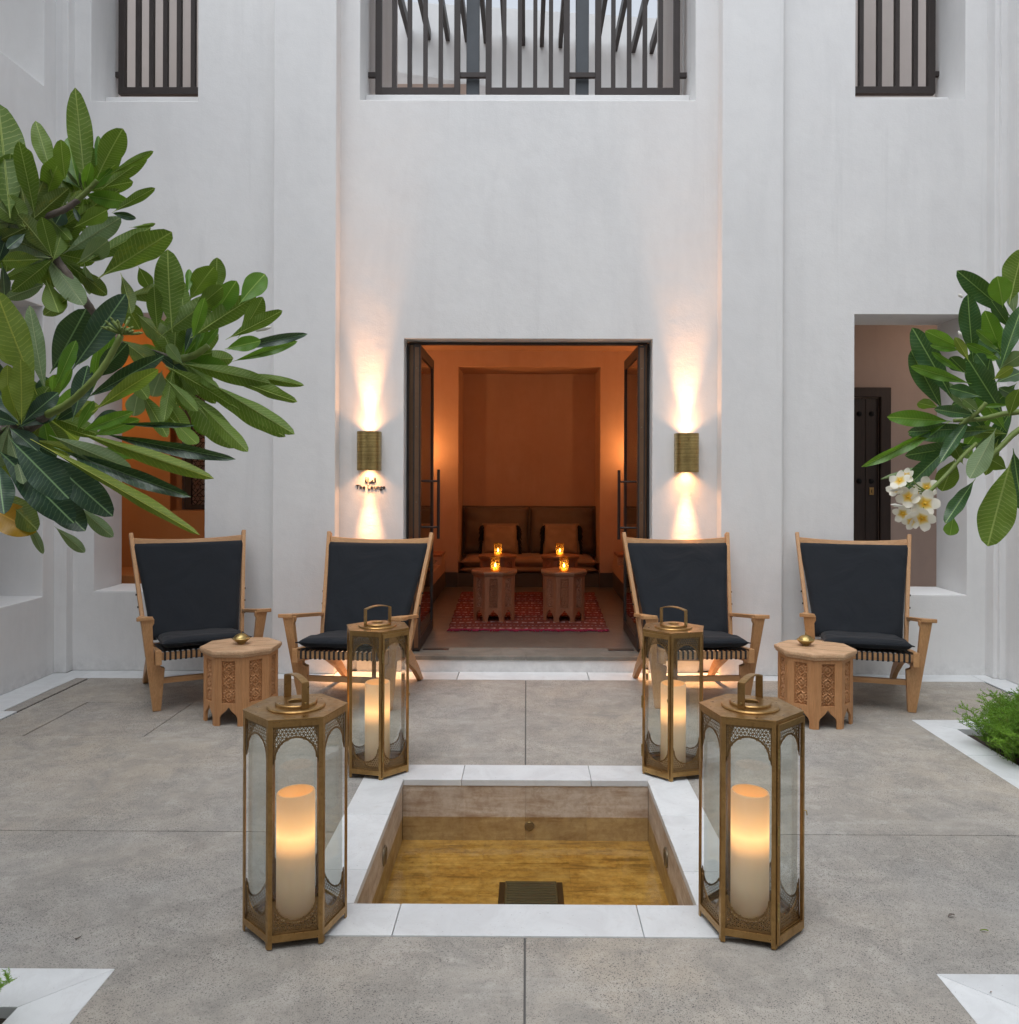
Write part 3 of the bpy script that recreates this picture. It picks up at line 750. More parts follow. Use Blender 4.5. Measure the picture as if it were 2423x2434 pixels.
cell = .112
nx, nz = int((SX1-SX0)/cell)+1, int((SZ1-SZ0)/cell)+1
for i in range(nx):
    for j in range(nz):
        cx, cz = SX0+(i+.5)*cell, SZ0+(j+.5)*cell
        st = []
        for k in range(16):
            rr = cell*(.40 if k % 2 == 0 else .235); tt = k*PI/8 + (PI/8 if 0 else 0)
            if k % 2 == 0 or True: st.append((cx+rr*math.cos(tt), cz+rr*math.sin(tt)))
        st = [st[k] for k in range(16)]
        six = [(cx+cell*(.36 if k % 2 == 0 else .18)*math.cos(k*PI/6+PI/6), cz+cell*(.36 if k % 2 == 0 else .18)*math.sin(k*PI/6+PI/6)) for k in range(12)]
        for k in range(12): bar(sc, six[k], six[(k+1) % 12])
        hx_ = [(cx+cell*.5*s1, cz+cell*.5*s2) for s1, s2 in ((1, .35), (.35, 1), (-.35, 1), (-1, .35), (-1, -.35), (-.35, -1), (.35, -1), (1, -.35))]
        for k in (0, 2, 4, 6): bar(sc, hx_[k], hx_[(k+1) % 8])
        for k, h in ((0, 1), (2, 2), (4, 3), (6, 4), (8, 5), (10, 6)):
            tgt = min(hx_, key=lambda q: (q[0]-six[k][0])**2+(q[1]-six[k][1])**2); bar(sc, six[k], tgt)
lat = sc.build('star_lattice', M['dark_z'], scr); lat['kind'] = 'stuff'
# lower right room with the dark door
bw_('room_wall', 'brownwall', 1.9, 4.6, 0, 3.0, 8.0, 8.2, [(2.30, 3.30, 0, 2.20)])
bfix(MB().box(4.45, 4.6, 6.83, 8.0, 0, 3.0).build('room_wall', M['brownwall'], bld))
bfix(MB().box(1.9, 2.0, 6.83, 8.0, 0, 3.0).build('room_wall', M['brownwall'], bld))
bfix(MB().box(1.9, 4.6, 6.83, 8.2, 3.0, 3.12).build('room_ceiling', M['brownwall'], bld))
bfix(MB().box(2.0, 4.45, 6.83, 8.0, -.05, 0).build('room_floor', M['brownwall'], bld))
dframe = MB()
dframe.prism([[(2.20, 0), (3.403, 0), (3.403, 2.305), (2.20, 2.305)], [(2.30, .01), (3.305, .01), (3.305, 2.215), (2.30, 2.215)]], 7.955, 8.03, lambda a, b_, d: (a, d, b_))
dr = bfix(dframe.build('timber_door', M['dark_z'], bld, bevel=.006))
for k in range(8):
    a = 2.305+k*.125
    MB().box(a+.001, a+.124, 8.0, 8.04, .012, 2.213).build('door_plank', M['dark_z'], dr, bevel=.004)
st = MB().lathe([(.0001, .022), (.012, .02), (.022, .01), (.025, 0)], 16).mesh('door_stud', M['gasket'], 40)
for xx in (3.122, 3.236, 2.9, 2.6):
    for zz in (2.06, 1.43, .75):
        o = put('door_stud', st, dr, (xx, 7.999, zz)); o.rotation_euler = (PI/2, 0, 0)
MB().prism([[(3.217, 1.30), (3.257, 1.30), (3.257, 1.37), (3.217, 1.37)], [(3.233, 1.32), (3.241, 1.32), (3.241, 1.35), (3.233, 1.35)]], 7.99, 8.0, lambda a, b_, d: (a, d, b_)).build('lock_plate', M['brass'], dr, bevel=.002)

# ------------------------------------------------------------------ lounge interior (floor at .12)
F = .12
bfix(MB().box(-.55+.0, .55, 6.378, 6.60, .088, F+.001).build('step_slab', M['stepstone'], bld, bevel=.003)) if False else None
for a, c in ((-1.30, .0), (.0, 1.32)):
    bfix(MB().box(a+.001, c-.001, 6.382, 6.439 if abs(a) > 1.29 and False else 6.4385, .09, F).build('threshold_slab', M['stepstone'], bld, bevel=.003))
bfix(MB().box(-.928, .949, 6.4395, 6.70, .02, F).build('threshold_slab', M['stepstone'], bld))
bfix(MB().box(-1.27, 1.29, 6.392, 6.4385, 0, .0895).build('step_riser', M['stucco'], bld))
bfix(MB().box(-1.9, 1.9, 6.7005, 11.1, 0, F).build('lounge_floor', M['loungefloor'], bld))
bw_('lounge_wall', 'terracotta', -1.9, 1.9, F, 3.05, 10.25, 11.0, [(-.82, .885, .0, 2.77)])
bfix(MB().box(-.9, .96, 11.0, 11.1, F, 3.0).build('niche_wall', M['terracotta'], bld))
bfix(MB().box(-1.9, -1.75, 6.64, 10.25, F, 3.05).build('lounge_wall', M['terracotta'], bld))
bfix(MB().box(1.78, 1.93, 6.64, 10.25, F, 3.05).build('lounge_wall', M['terracotta'], bld))
bfix(MB().box(-1.9, 1.93, 6.64, 11.1, 3.05, 3.2).build('lounge_ceiling', M['terracotta'], bld))
bfix(MB().box(-1.75, 1.78, 9.85, 10.25, 2.965, 3.05).build('ceiling_beam', M['terracotta'], bld, bevel=.004))
bfix(MB().box(-.82, .885, 10.252, 11.0, F, .285).build('niche_plinth', M['plinth'], bld))
for a, c, g_ in ((-1.75, -.975, -1.75), (1.04, 1.78, 1.04)):
    bfix(MB().box(a, c, 7.7, 10.25, F, .31).build('bench_plinth', M['plinth'], bld))
    bfix(MB().box(a, c if a < 0 else c, 7.7, 10.25, .31, .45).build('bench_base', M['terracotta'], bld, bevel=.004))
bfix(MB().box(-1.75, -.822, 10.235, 10.249, F, .295).build('skirting', M['plinth'], bld))
bfix(MB().box(.887, 1.78, 10.235, 10.249, F, .295).build('skirting', M['plinth'], bld))
# small wooden ledges at the rear bench ends
for a, c in ((-1.75, -.962), (1.03, 1.78)):
    bfix(MB().box(a, c, 9.62, 9.98, .45, .545).build('bench_ledge', M['terracotta'], bld))
    bfix(MB().box(a-.0, c+(.012 if a < 0 else -.0), 9.60, 10.0, .545, .575).build('bench_ledge', M['tabled_z'], bld, bevel=.004))

# entrance frame and its two glazed leaves standing open
ent = MB()
ent.box(-.927, -.912, 6.585, 6.63, F, 2.50).box(.933, .948, 6.585, 6.63, F, 2.50).box(-.912, .933, 6.585, 6.63, 2.488, 2.506)
bfix(ent.build('entrance_frame', M['steel'], bld, bevel=.002))
for a, c in ((-.9115, -.874), (.912, .9325)): bfix(MB().box(a, c, 6.60, 6.66, F, 2.487).build('door_jamb', M['bronze'], bld, bevel=.002))
for sx, xh in ((-1, -.872), (1, .91)):
    x_in = -.816 if sx < 0 else .855
    xo0, xo1 = min(xh, x_in), max(xh, x_in)
    lf = MB()
    lf.box(xo0, xo1, 6.535, 6.60, F+.008, 2.48)                    # hinge stile, seen end on
    t0, t1 = (x_in-.03, x_in) if sx < 0 else (x_in, x_in+.03)
    lf.box(t0, t1, 7.43, 7.48, F+.008, 2.48).box(t0, t1, 6.60, 7.43, 2.40, 2.48).box(t0, t1, 6.60, 7.43, F+.008, F+.09)
    leaf = bfix(lf.build('glazed_door', M['steel'], bld, bevel=.002))
    gx_ = (t0+t1)/2
    MB().box(xo0+.012, xo1-.012, 6.531, 6.535, F+.03, 2.46).build('stile_plate', M['bronze'], leaf)
    MB().box(gx_-.004, gx_+.004, 6.60, 7.43, F+.09, 2.40).build('door_pane', M['doorglass'], leaf)
    hd = MB()
    for s2 in (-1, 1):
        hx = gx_+s2*.085
        hd.tube([(hx, 7.22, .935), (hx, 7.22, 1.522)], .0125, 10)
        for zz in (1.034, 1.424): hd.tube([(gx_, 7.22, zz), (hx, 7.22, zz)], .009, 8)
    hd.build('door_handle', M['steel'], leaf, smooth=40)
    sm = MB()
    for zz in (.4, .96, 1.27, 1.85, 2.3): sm.lathe([(.005, 0), (.004, .003), (.0001, .0035)], 10, (0, 0, 0), Matrix.Translation(((xo0+xo1)/2, 6.5305, zz)) @ Matrix.Rotation(PI/2, 4, 'X'))
    s_ = sm.build('door_screw', M['drainmetal'], leaf, smooth=40); s_['kind'] = 'stuff'
    a, c = (-.80, -.60) if sx < 0 else (.64, .84)
    bfix(MB().box(a, c, 6.60, 6.66, F-.01, F+.003).build('floor_spring_cover', M['steel'], bld))

# ------------------------------------------------------------------ wall sconces and lettering
def sconce(x, zc, label, letters=False):
    e_ = empty('wall_sconce', (x, 6.44, zc-.146), 0, label, 'wall lamp', 'brass cylinder lamps either side of the lounge entrance')
    prof = []; n = 24; ro, ri = .088, .082
    outer = [(ro*math.cos(PI+PI*k/n), -.05+ro*1.0*math.sin(PI+PI*k/n)) for k in range(n+1)]
    outer = [(-ro, 0.0)] + outer + [(ro, 0.0)]
    inner = [(ri*math.cos(PI+PI*k/n), -.05+ri*math.sin(PI+PI*k/n)) for k in range(n+1)]
    inner = [(-ri, 0.0)] + inner + [(ri, 0.0)]
    loop = outer + inner[::-1]
    b = MB()
    hs_ = [0, .04, .042, .084, .086, .13, .132, .176, .178, .222, .224, .292]
    for i in range(len(hs_)-1):
        if hs_[i+1]-hs_[i] < .003:
            b.prism([[(p[0]*.985, p[1]*.985) for p in outer]+[(p[0], p[1]) for p in inner[::-1]]], hs_[i], hs_[i+1])
        else: b.prism([loop], hs_[i], hs_[i+1])
    b.build('shade', M['brass_l'], e_, smooth=35)
    MB().box(-.05, .05, -.012, 0, .05, .24).build('back_plate', M['brass'], e_)
    MB().lathe([(.0001, 0), (.03, 0), (.03, .03), (.0001, .03)], 20, (0, -.062, .13)).build('lamp_holder', M['brass'], e_, smooth=40)
    for up in (1, -1):
        for (en, ang, bl, off, rad, tilt) in ((SC_N*(1 if up > 0 else 2.7), 32, 1.0, .045, .02, 1.2 if up > 0 else -3.6), (SC_M, 66, 1.0, .05, .02, 0), (SC_W, 118, .5, .108, .02, 0)):
            if up < 0: en *= 1.0
            l = bpy.data.lights.new('sconce_beam', 'SPOT'); l.energy = en; l.spot_size = R(ang); l.spot_blend = bl
            l.shadow_soft_size = rad; l.color = (1, .47, .20)
            o = bpy.data.objects.new('sconce_beam', l); COL.objects.link(o); o.parent = e_
            o.location = (0, -.062, .146+up*off)
            o.rotation_euler = (PI+R(-tilt) if up > 0 else R(tilt), 0, 0)
    return e_
SC_N, SC_M, SC_W = 118.0, 9.0, 2.2
sconce(-1.186, 1.658, 'brushed brass half round lamp on the white wall above the lounge lettering')
sconce(1.204, 1.651, 'brushed brass half round lamp on the white wall to the right of the lounge doors')

sg = empty('lounge_sign', (-1.18, 6.44, 1.36), 0, 'bronze raised lettering The Lounge with Arabic above, below the lamp left of the doors', 'sign')
def text(s_, x0, x1, z, h_target=None, name='letter'):
    cu = bpy.data.curves.new('letters', 'FONT'); cu.body = s_; cu.extrude = .003; cu.size = .05
    cu.offset = .0001
    ob = bpy.data.objects.new('tmp', cu); COL.objects.link(ob)
    bpy.context.view_layer.update()
    dg = bpy.context.evaluated_depsgraph_get(); me = bpy.data.meshes.new_from_object(ob.evaluated_get(dg))
    bpy.data.objects.remove(ob)
    xs_ = [v.co.x for v in me.vertices]; ys_ = [v.co.y for v in me.vertices]
    if not xs_: return None
    k = (x1-x0)/(max(xs_)-min(xs_)); ky = k if not h_target else h_target/(max(ys_)-min(ys_))
    for v in me.vertices: v.co = Vector(((v.co.x-min(xs_))*k+x0+1.18, -.0035-v.co.z, (v.co.y-(min(ys_) if h_target else 0))*ky+z-1.36))
    me.materials.clear(); me.materials.append(M['letters'])
    return me
W_ = 'The Lounge'
me = text(W_, -1.291, -1.069, 1.370)
# split the word into one mesh per letter
if me:
    bm = bmesh.new(); bm.from_mesh(me)
    def islands(bm):
        seen = set(); res = []
        for v in bm.verts:
            if v in seen: continue
            st_ = [v]; seen.add(v); grp = []
            while st_:
                q = st_.pop(); grp.append(q)
                for ed in q.link_edges:
                    w = ed.other_vert(q)
                    if w not in seen: seen.add(w); st_.append(w)
            res.append(grp)
        return res
    for grp in islands(bm):
        g2 = set(grp); vi = {v: i for i, v in enumerate(grp)}
        b = MB(); b.v = [tuple(v.co) for v in grp]; b.f = [tuple(vi[v] for v in f.verts) for f in bm.faces if f.verts[0] in g2]
        if b.f: b.build('letter', M['letters'], sg)
    bm.free()
me = text('\ufe94\ufedf\ufe8e\ufebc\ufedf\ufe8d', -1.222, -1.142, 1.418, .042)
if me: put('arabic_letters', me, sg)
# ------------------------------------------------------------------ interior furniture
def cushion(w, d, t, name, mat, parent=None, wtop=None, n=18, sag=.0, puff=.55, seed=0, piping=True):
    """rounded box cushion lying in x/y, thickness t in z; wtop = width at y=+d/2 (trapezoid)"""
    wtop = w if wtop is None else wtop
    rnd = random.Random(seed); b = MB(); ph = [rnd.uniform(0, 6) for _ in range(6)]
    def P(u, v, side):
        su, sv = math.sin(u*PI/2), math.sin(v*PI/2)
        au, av = abs(u), abs(v)
        prof = ((1-au**5)*(1-av**5))**.42
        wr = .012*t/.06*(math.sin(7*u+ph[0]+3*v)*math.sin(5*v+ph[1]) + .6*math.sin(13*v+ph[2])*math.sin(2.5*u+ph[3]))*(au**2+av**2)*.5
        z = side*(t/2)*((1-puff)*min(1, prof*1.6)+puff*prof) + wr*prof
        ww = (w+(wtop-w)*(v+1)/2)/2
        pin = 1-.02*(1-au*au)*av**4
        return (ww*u*(1-.025*(1-av*av)*au**3), d/2*v*pin, z - sag*(1-u*u)*(1-v*v))
    us = [math.sin((-1+2*i/n)*PI/2)*.15+(-1+2*i/n)*.85 for i in range(n+1)]
    idx = {}
    for side in (1, -1):
        for i, u in enumerate(us):
            for j, v in enumerate(us):
                edge = i in (0, n) or j in (0, n)
                k = (i, j, 0 if edge else side)
                if k not in idx: idx[k] = len(b.v); b.v.append(P(u, v, side))
    g_ = lambda i, j, s_: idx[(i, j, 0 if (i in (0, n) or j in (0, n)) else s_)]
    for s_ in (1, -1):
        for i in range(n):
            for j in range(n):
                q = (g_(i, j, s_), g_(i+1, j, s_), g_(i+1, j+1, s_), g_(i, j+1, s_))
                b.f.append(q if s_ > 0 else q[::-1])
    o = b.build(name, M[mat], parent, smooth=180)
    sub = o.modifiers.new('subdivision', 'SUBSURF'); sub.levels = 1; sub.render_levels = 1
    if piping:
        pts = []
        for (a, c) in (((-1, -1), (1, -1)), ((1, -1), (1, 1)), ((1, 1), (-1, 1)), ((-1, 1), (-1, -1))):
            for k in range(12):
                q = k/12; pts.append(P(a[0]+(c[0]-a[0])*q, a[1]+(c[1]-a[1])*q, 1))
        pts.append(pts[0])
        MB().tube(pts, t*.045, 6, False).build('piping', M[mat], o, smooth=180)
    return o

nc = 0
def loose(o, loc, rot, label, cat, group=None):
    o.location = loc; o.rotation_euler = rot; return tag(o, label, cat, group)
o = cushion(1.69, .80, .125, 'seat_cushion', 'seatfab', seed=1, puff=.25); loose(o, (.032, 10.62, .42), (0, 0, 0), 'upper brown bench cushion filling the lounge niche under the pillows', 'cushion', 'seat cushions in the niche')
o = cushion(1.69, .80, .085, 'seat_cushion', 'seatfab', seed=2, puff=.25); loose(o, (.032, 10.62, .325), (0, 0, 0), 'lower thinner brown cushion beneath the niche seat', 'cushion', 'seat cushions in the niche')
for i, (x, lb) in enumerate(((-.385, 'large taupe back cushion against the niche wall, left of the pair'), (.46, 'large taupe back cushion against the niche wall, right of the pair'))):
    o = cushion(.85, .62, .27, 'back_cushion', 'taupe', seed=4+i, puff=.95); loose(o, (x, 10.84, .76), (R(80), 0, 0), lb, 'cushion', 'large back cushions in the niche')
for i, (x, lb) in enumerate(((-.324, 'small tan pillow with black tassel sides behind the left niche table'), (.437, 'small tan pillow with black tassel sides behind the right niche table'))):
    p = empty('tassel_pillow', (x, 10.62, .48), 0, lb, 'pillow', 'small tan pillows in the niche')
    c = cushion(.44, .39, .19, 'pillow_cover', 'tan', p, seed=8+i, puff=.9); c.location = (0, 0, .185); c.rotation_euler = (R(76), 0, 0)
    for sx in (-1, 1):
        b = MB()
        for k in range(26):
            z0 = .01+k*.0138; x0 = sx*(.205+random.uniform(0, .01))
            b.tube([(x0, -.0, z0), (x0+sx*.03, -.025+random.uniform(-.01, .01), z0-.01), (x0+sx*(.05+random.uniform(-.008, .012)), -.03, z0-.05)], [.009, .008, .004], 5)
        b.build('tassel_trim', M['tassel'], p, smooth=180)
for sx, x in ((-1, -1.36), (1, 1.41)):
    o = cushion(.72, 1.8, .12, 'bench_cushion', 'seatfab', seed=20+sx, puff=.3); loose(o, (x, 8.65, .505), (0, 0, 0), 'brown bench cushion along the %s wall of the lounge' % ('left' if sx < 0 else 'right'), 'cushion', 'cushions on the side benches')

# rug
def rugz(x, y): return F+.008+.004*math.sin(9*x+3*y)*math.sin(5*y)+.012*math.exp(-((x-.05-.2*(y-8))**2*8+(y-8.0)**2*30))
rug = empty('kilim_rug', (0.02, 8.57, F), 0, 'red patterned kilim rug with magenta fringe on the lounge floor', 'rug')
b = MB(); n, m_ = 40, 60
def rx(u, v): return (-.70+1.40*u)*(1+.085*v)
for j in range(m_+1):
    for i in range(n+1):
        u, v = i/n, j/m_; x = rx(u, v)+.004*math.sin(v*40); y = 7.42+2.33*v+.006*math.sin(u*25)
        b.v.append((x-.0, y-8.57, rugz(x, y)-F))
for j in range(m_):
    for i in range(n): a = j*(n+1)+i; b.f.append((a, a+1, a+n+2, a+n+1))
rg = b.build('rug_weave', M['rug'], rug, smooth=180)
sl = rg.modifiers.new('thickness', 'SOLIDIFY'); sl.thickness = .008; sl.offset = -1
b = MB()
for k in range(230):
    x = -.70+1.40*k/229; y = 7.425; l = .05+.02*math.sin(k*.21)+random.uniform(-.008, .008)
    b.tube([(x, y-8.57, rugz(x, y)-F), (x+random.uniform(-.008, .008), y-l*.5-8.57, .012+random.uniform(0, .006)), (x+random.uniform(-.018, .018), y-l-8.57, .005)], [.004, .0045, .003], 4)
fg = b.build('fringe', M['fringe'], rug, smooth=180); fg['kind'] = 'stuff'

# ------------------------------------------------------------------ octagonal carved tables
def carve(u, v):
    """height field of the carved panel, u in -1..1, v in 0..3 (three motifs)"""
    w = (v % 1.0)*2-1; uu, ww = u, w*1.0
    r = math.hypot(uu, ww); th = math.atan2(ww, uu)
    h = 0.0
    if r < .42:                                     # six petal flower
        h = max(h, 1.0*max(0, 1-((r-.26)/.17)**2)*(.35+.65*abs(math.cos(3*th))))
        h = max(h, 1.0*max(0, 1-(r/.11)**2))
    dia = abs(uu)/.82+abs(ww)/.86                   # lozenge frame
    h = max(h, .85*max(0, 1-((dia-1.0)/.11)**2))
    for sx_ in (-1, 1):
        for sy_ in (-1, 1):
            q = math.hypot(uu-sx_*.66, ww-sy_*.62)
            t_ = math.atan2(ww-sy_*.62, (uu-sx_*.66)*sx_)
            h = max(h, .9*max(0, math.cos(q*21-t_*sy_*1.0))*(1 if q < .38 else 0))
            q2 = math.hypot(uu-sx_*.30, ww-sy_*.60); h = max(h, .8*max(0, 1-(q2/.14)**2))
            q3 = math.hypot(uu-sx_*.60, ww-sy_*.12); h = max(h, .75*max(0, 1-abs(q3-.17)/.08))
    h = max(h, .7*max(0, 1-abs(abs(uu)-.97)/.05))
    return h
def octable(mat_z, mat_top, rr=.240, H=.444, rot=0, name='octagonal_table'):
    root = empty(name)
    rb = rr*.905; sw = 2*rb*math.sin(PI/8); ap = rb*math.cos(PI/8)
    hz = H-.040; ph0, ph1, pw = .135, hz-.022, sw*.235
    hw = sw/2
    ar = [(-hw, 0), (-hw+.030, 0), (-hw+.030, .045), (-hw+.036, .062), (-.030, .078), (-.018, .088), (-.010, .100), (0, .112), (.010, .100), (.018, .088), (.030, .078), (hw-.036, .062), (hw-.030, .045), (hw-.030, 0), (hw, 0), (hw, hz), (-hw, hz)]
    side = MB().prism([ar, [(-pw, ph0), (pw, ph0), (pw, ph1), (-pw, ph1)]], -.016, 0, lambda a, b_, d: (a, -(ap+d), b_)).mesh('side_panel', M[mat_z])
    cv = MB(); nu, nv = 22, 66
    for j in range(nv+1):
        for i in range(nu+1):
            u, v = -1+2*i/nu, 3*j/nv
            cv.v.append((pw*u, -(ap-.0135+.0125*carve(u, v*.99999)), ph0+(ph1-ph0)*j/nv))
    for j in range(nv):
        for i in range(nu): a = j*(nu+1)+i; cv.f.append((a, a+1, a+nu+2, a+nu+1))
    cm = cv.mesh('carved_panel', M[mat_z], 50)
    for k in range(8):
        a = k*PI/4+PI/8
        put('side_panel', side, root, (0, 0, 0), a, bevel=.0015)
        put('carved_panel', cm, root, (0, 0, 0), a)
    def ring(r, z): return [(r*math.cos(k*PI/4), r*math.sin(k*PI/4), z) for k in range(8)]
    b = MB(); prof = [(rr*.93, hz+.0005), (rr*.965, hz+.006), (rr*.965, hz+.013), (rr*.985, hz+.016), (rr, hz+.022), (rr, H-.006), (rr*.988, H), ]
    vs = []; fs = []
    for (r, z) in prof: vs += ring(r, z)
    for i in range(len(prof)-1):
        for k in range(8): fs.append((i*8+k, i*8+(k+1) % 8, (i+1)*8+(k+1) % 8, (i+1)*8+k))
    fs.append(tuple(range(7, -1, -1))); fs.append(tuple((len(prof)-1)*8+k for k in range(8)))
    b.add(vs, fs).build('table_top', M[mat_top], root, bevel=.0012)
    # joints between the boards of the top
    jt = MB()
    for yy in (-.075, .07): jt.box(-rr*.88, rr*.88, yy-.0006, yy+.0006, H-.001, H+.0004)
    jt.build('board_joint', M['gasket'], root)
    return root
tA = octable('table_z', 'tabletop')
tA.location = (-1.741, 5.199, 0); tA.rotation_euler = (0, 0, .352+PI)
tag(tA, 'carved octagonal teak table with a worn pale top beside the leftmost chair', 'side table', 'octagonal tables in the courtyard')
tB = copy_tree(tA); tB.location = (1.7605, 5.19, 0); tB.rotation_euler = (0, 0, -.342+PI)
tag(tB, 'carved octagonal teak table between the two right hand chairs', 'side table')
tC = octable('tabled_z', 'tabletop_red', rr=.228, H=.462)
spots = [(-.298, 7.97, F+.006, 'front left of four dark octagonal tables on the red rug'), (.352, 7.97, F+.006, 'front right of four dark octagonal tables on the red rug'), (-.315, 9.42, F+.006, 'rear left octagonal table close to the niche seat'), (.375, 9.42, F+.006, 'rear right octagonal table close to the niche seat')]
for i, (x, y, z, lb) in enumerate(spots):
    t_ = tC if i == 0 else copy_tree(tC)
    t_.location = (x, y, z); t_.rotation_euler = (0, 0, PI/8); tag(t_, lb, 'side table', 'octagonal tables in the lounge')
# candle jars
def jar():
    r_ = empty('candle_jar')
    MB().lathe([(.0001, .004), (.036, .004), (.040, .012), (.041, .13), (.044, .132), (.044, .128), (.0445, .01), (.040, .0), (.0001, 0)], 24).build('glass_cup', M['jarglass'], r_, smooth=50)
    MB().lathe([(.0001, .008), (.022, .008), (.022, .034), (.0001, .032)], 18).build('votive', M['votive'], r_, smooth=50)
    MB().lathe([(.0001, .034), (.006, .042), (.0085, .050), (.006, .064), (.0001, .080)], 12).build('flame', M['flame'], r_, smooth=180)
    l = bpy.data.lights.new('flame_light', 'POINT'); l.energy = .3; l.color = (1, .62, .28); l.shadow_soft_size = .006
    lo = bpy.data.objects.new('flame_light', l); COL.objects.link(lo); lo.parent = r_; lo.location = (0, 0, .062)
    return r_
j0 = jar()
for i, (x, y, lb) in enumerate(((-.285, 7.86, 'amber candle jar lit on the front left lounge table'), (.35, 7.86, 'amber candle jar lit on the front right lounge table'), (-.31, 9.36, 'amber candle jar lit on the rear left lounge table'), (.37, 9.36, 'amber candle jar lit on the rear right lounge table'))):
    jj = j0 if i == 0 else copy_tree(j0); jj.location = (x, y, F+.006+.4625); tag(jj, lb, 'candle', 'lit candle jars in the lounge')
# incense burners
def burner():
    r_ = empty('incense_burner')
    MB().lathe([(.0001, 0), (.020, 0), (.022, .006), (.040, .020), (.056, .036), (.050, .041), (.0001, .043)], 8).build('bowl', M['brass_l'], r_, smooth=30)
    MB().lathe([(.046, .040), (.040, .050), (.022, .062), (.008, .066), (.0001, .067)], 8).build('lid', M['brass_l'], r_, smooth=30)
    MB().lathe([(.0001, .066), (.004, .067), (.003, .072), (.005, .076), (.004, .081), (.0001, .083)], 10).build('finial', M['brass'], r_, smooth=60)
    return r_
b0 = burner(); b0.location = (-1.742, 5.20, .4445); b0.rotation_euler = (0, 0, .3)
tag(b0, 'little lidded brass bowl on the table beside the leftmost chair', 'incense burner', 'brass bowls on the courtyard tables')
b1 = copy_tree(b0); b1.location = (1.715, 5.225, .4445); b1.rotation_euler = (0, 0, .9)
tag(b1, 'little lidded brass bowl on the table between the right hand chairs', 'incense burner')

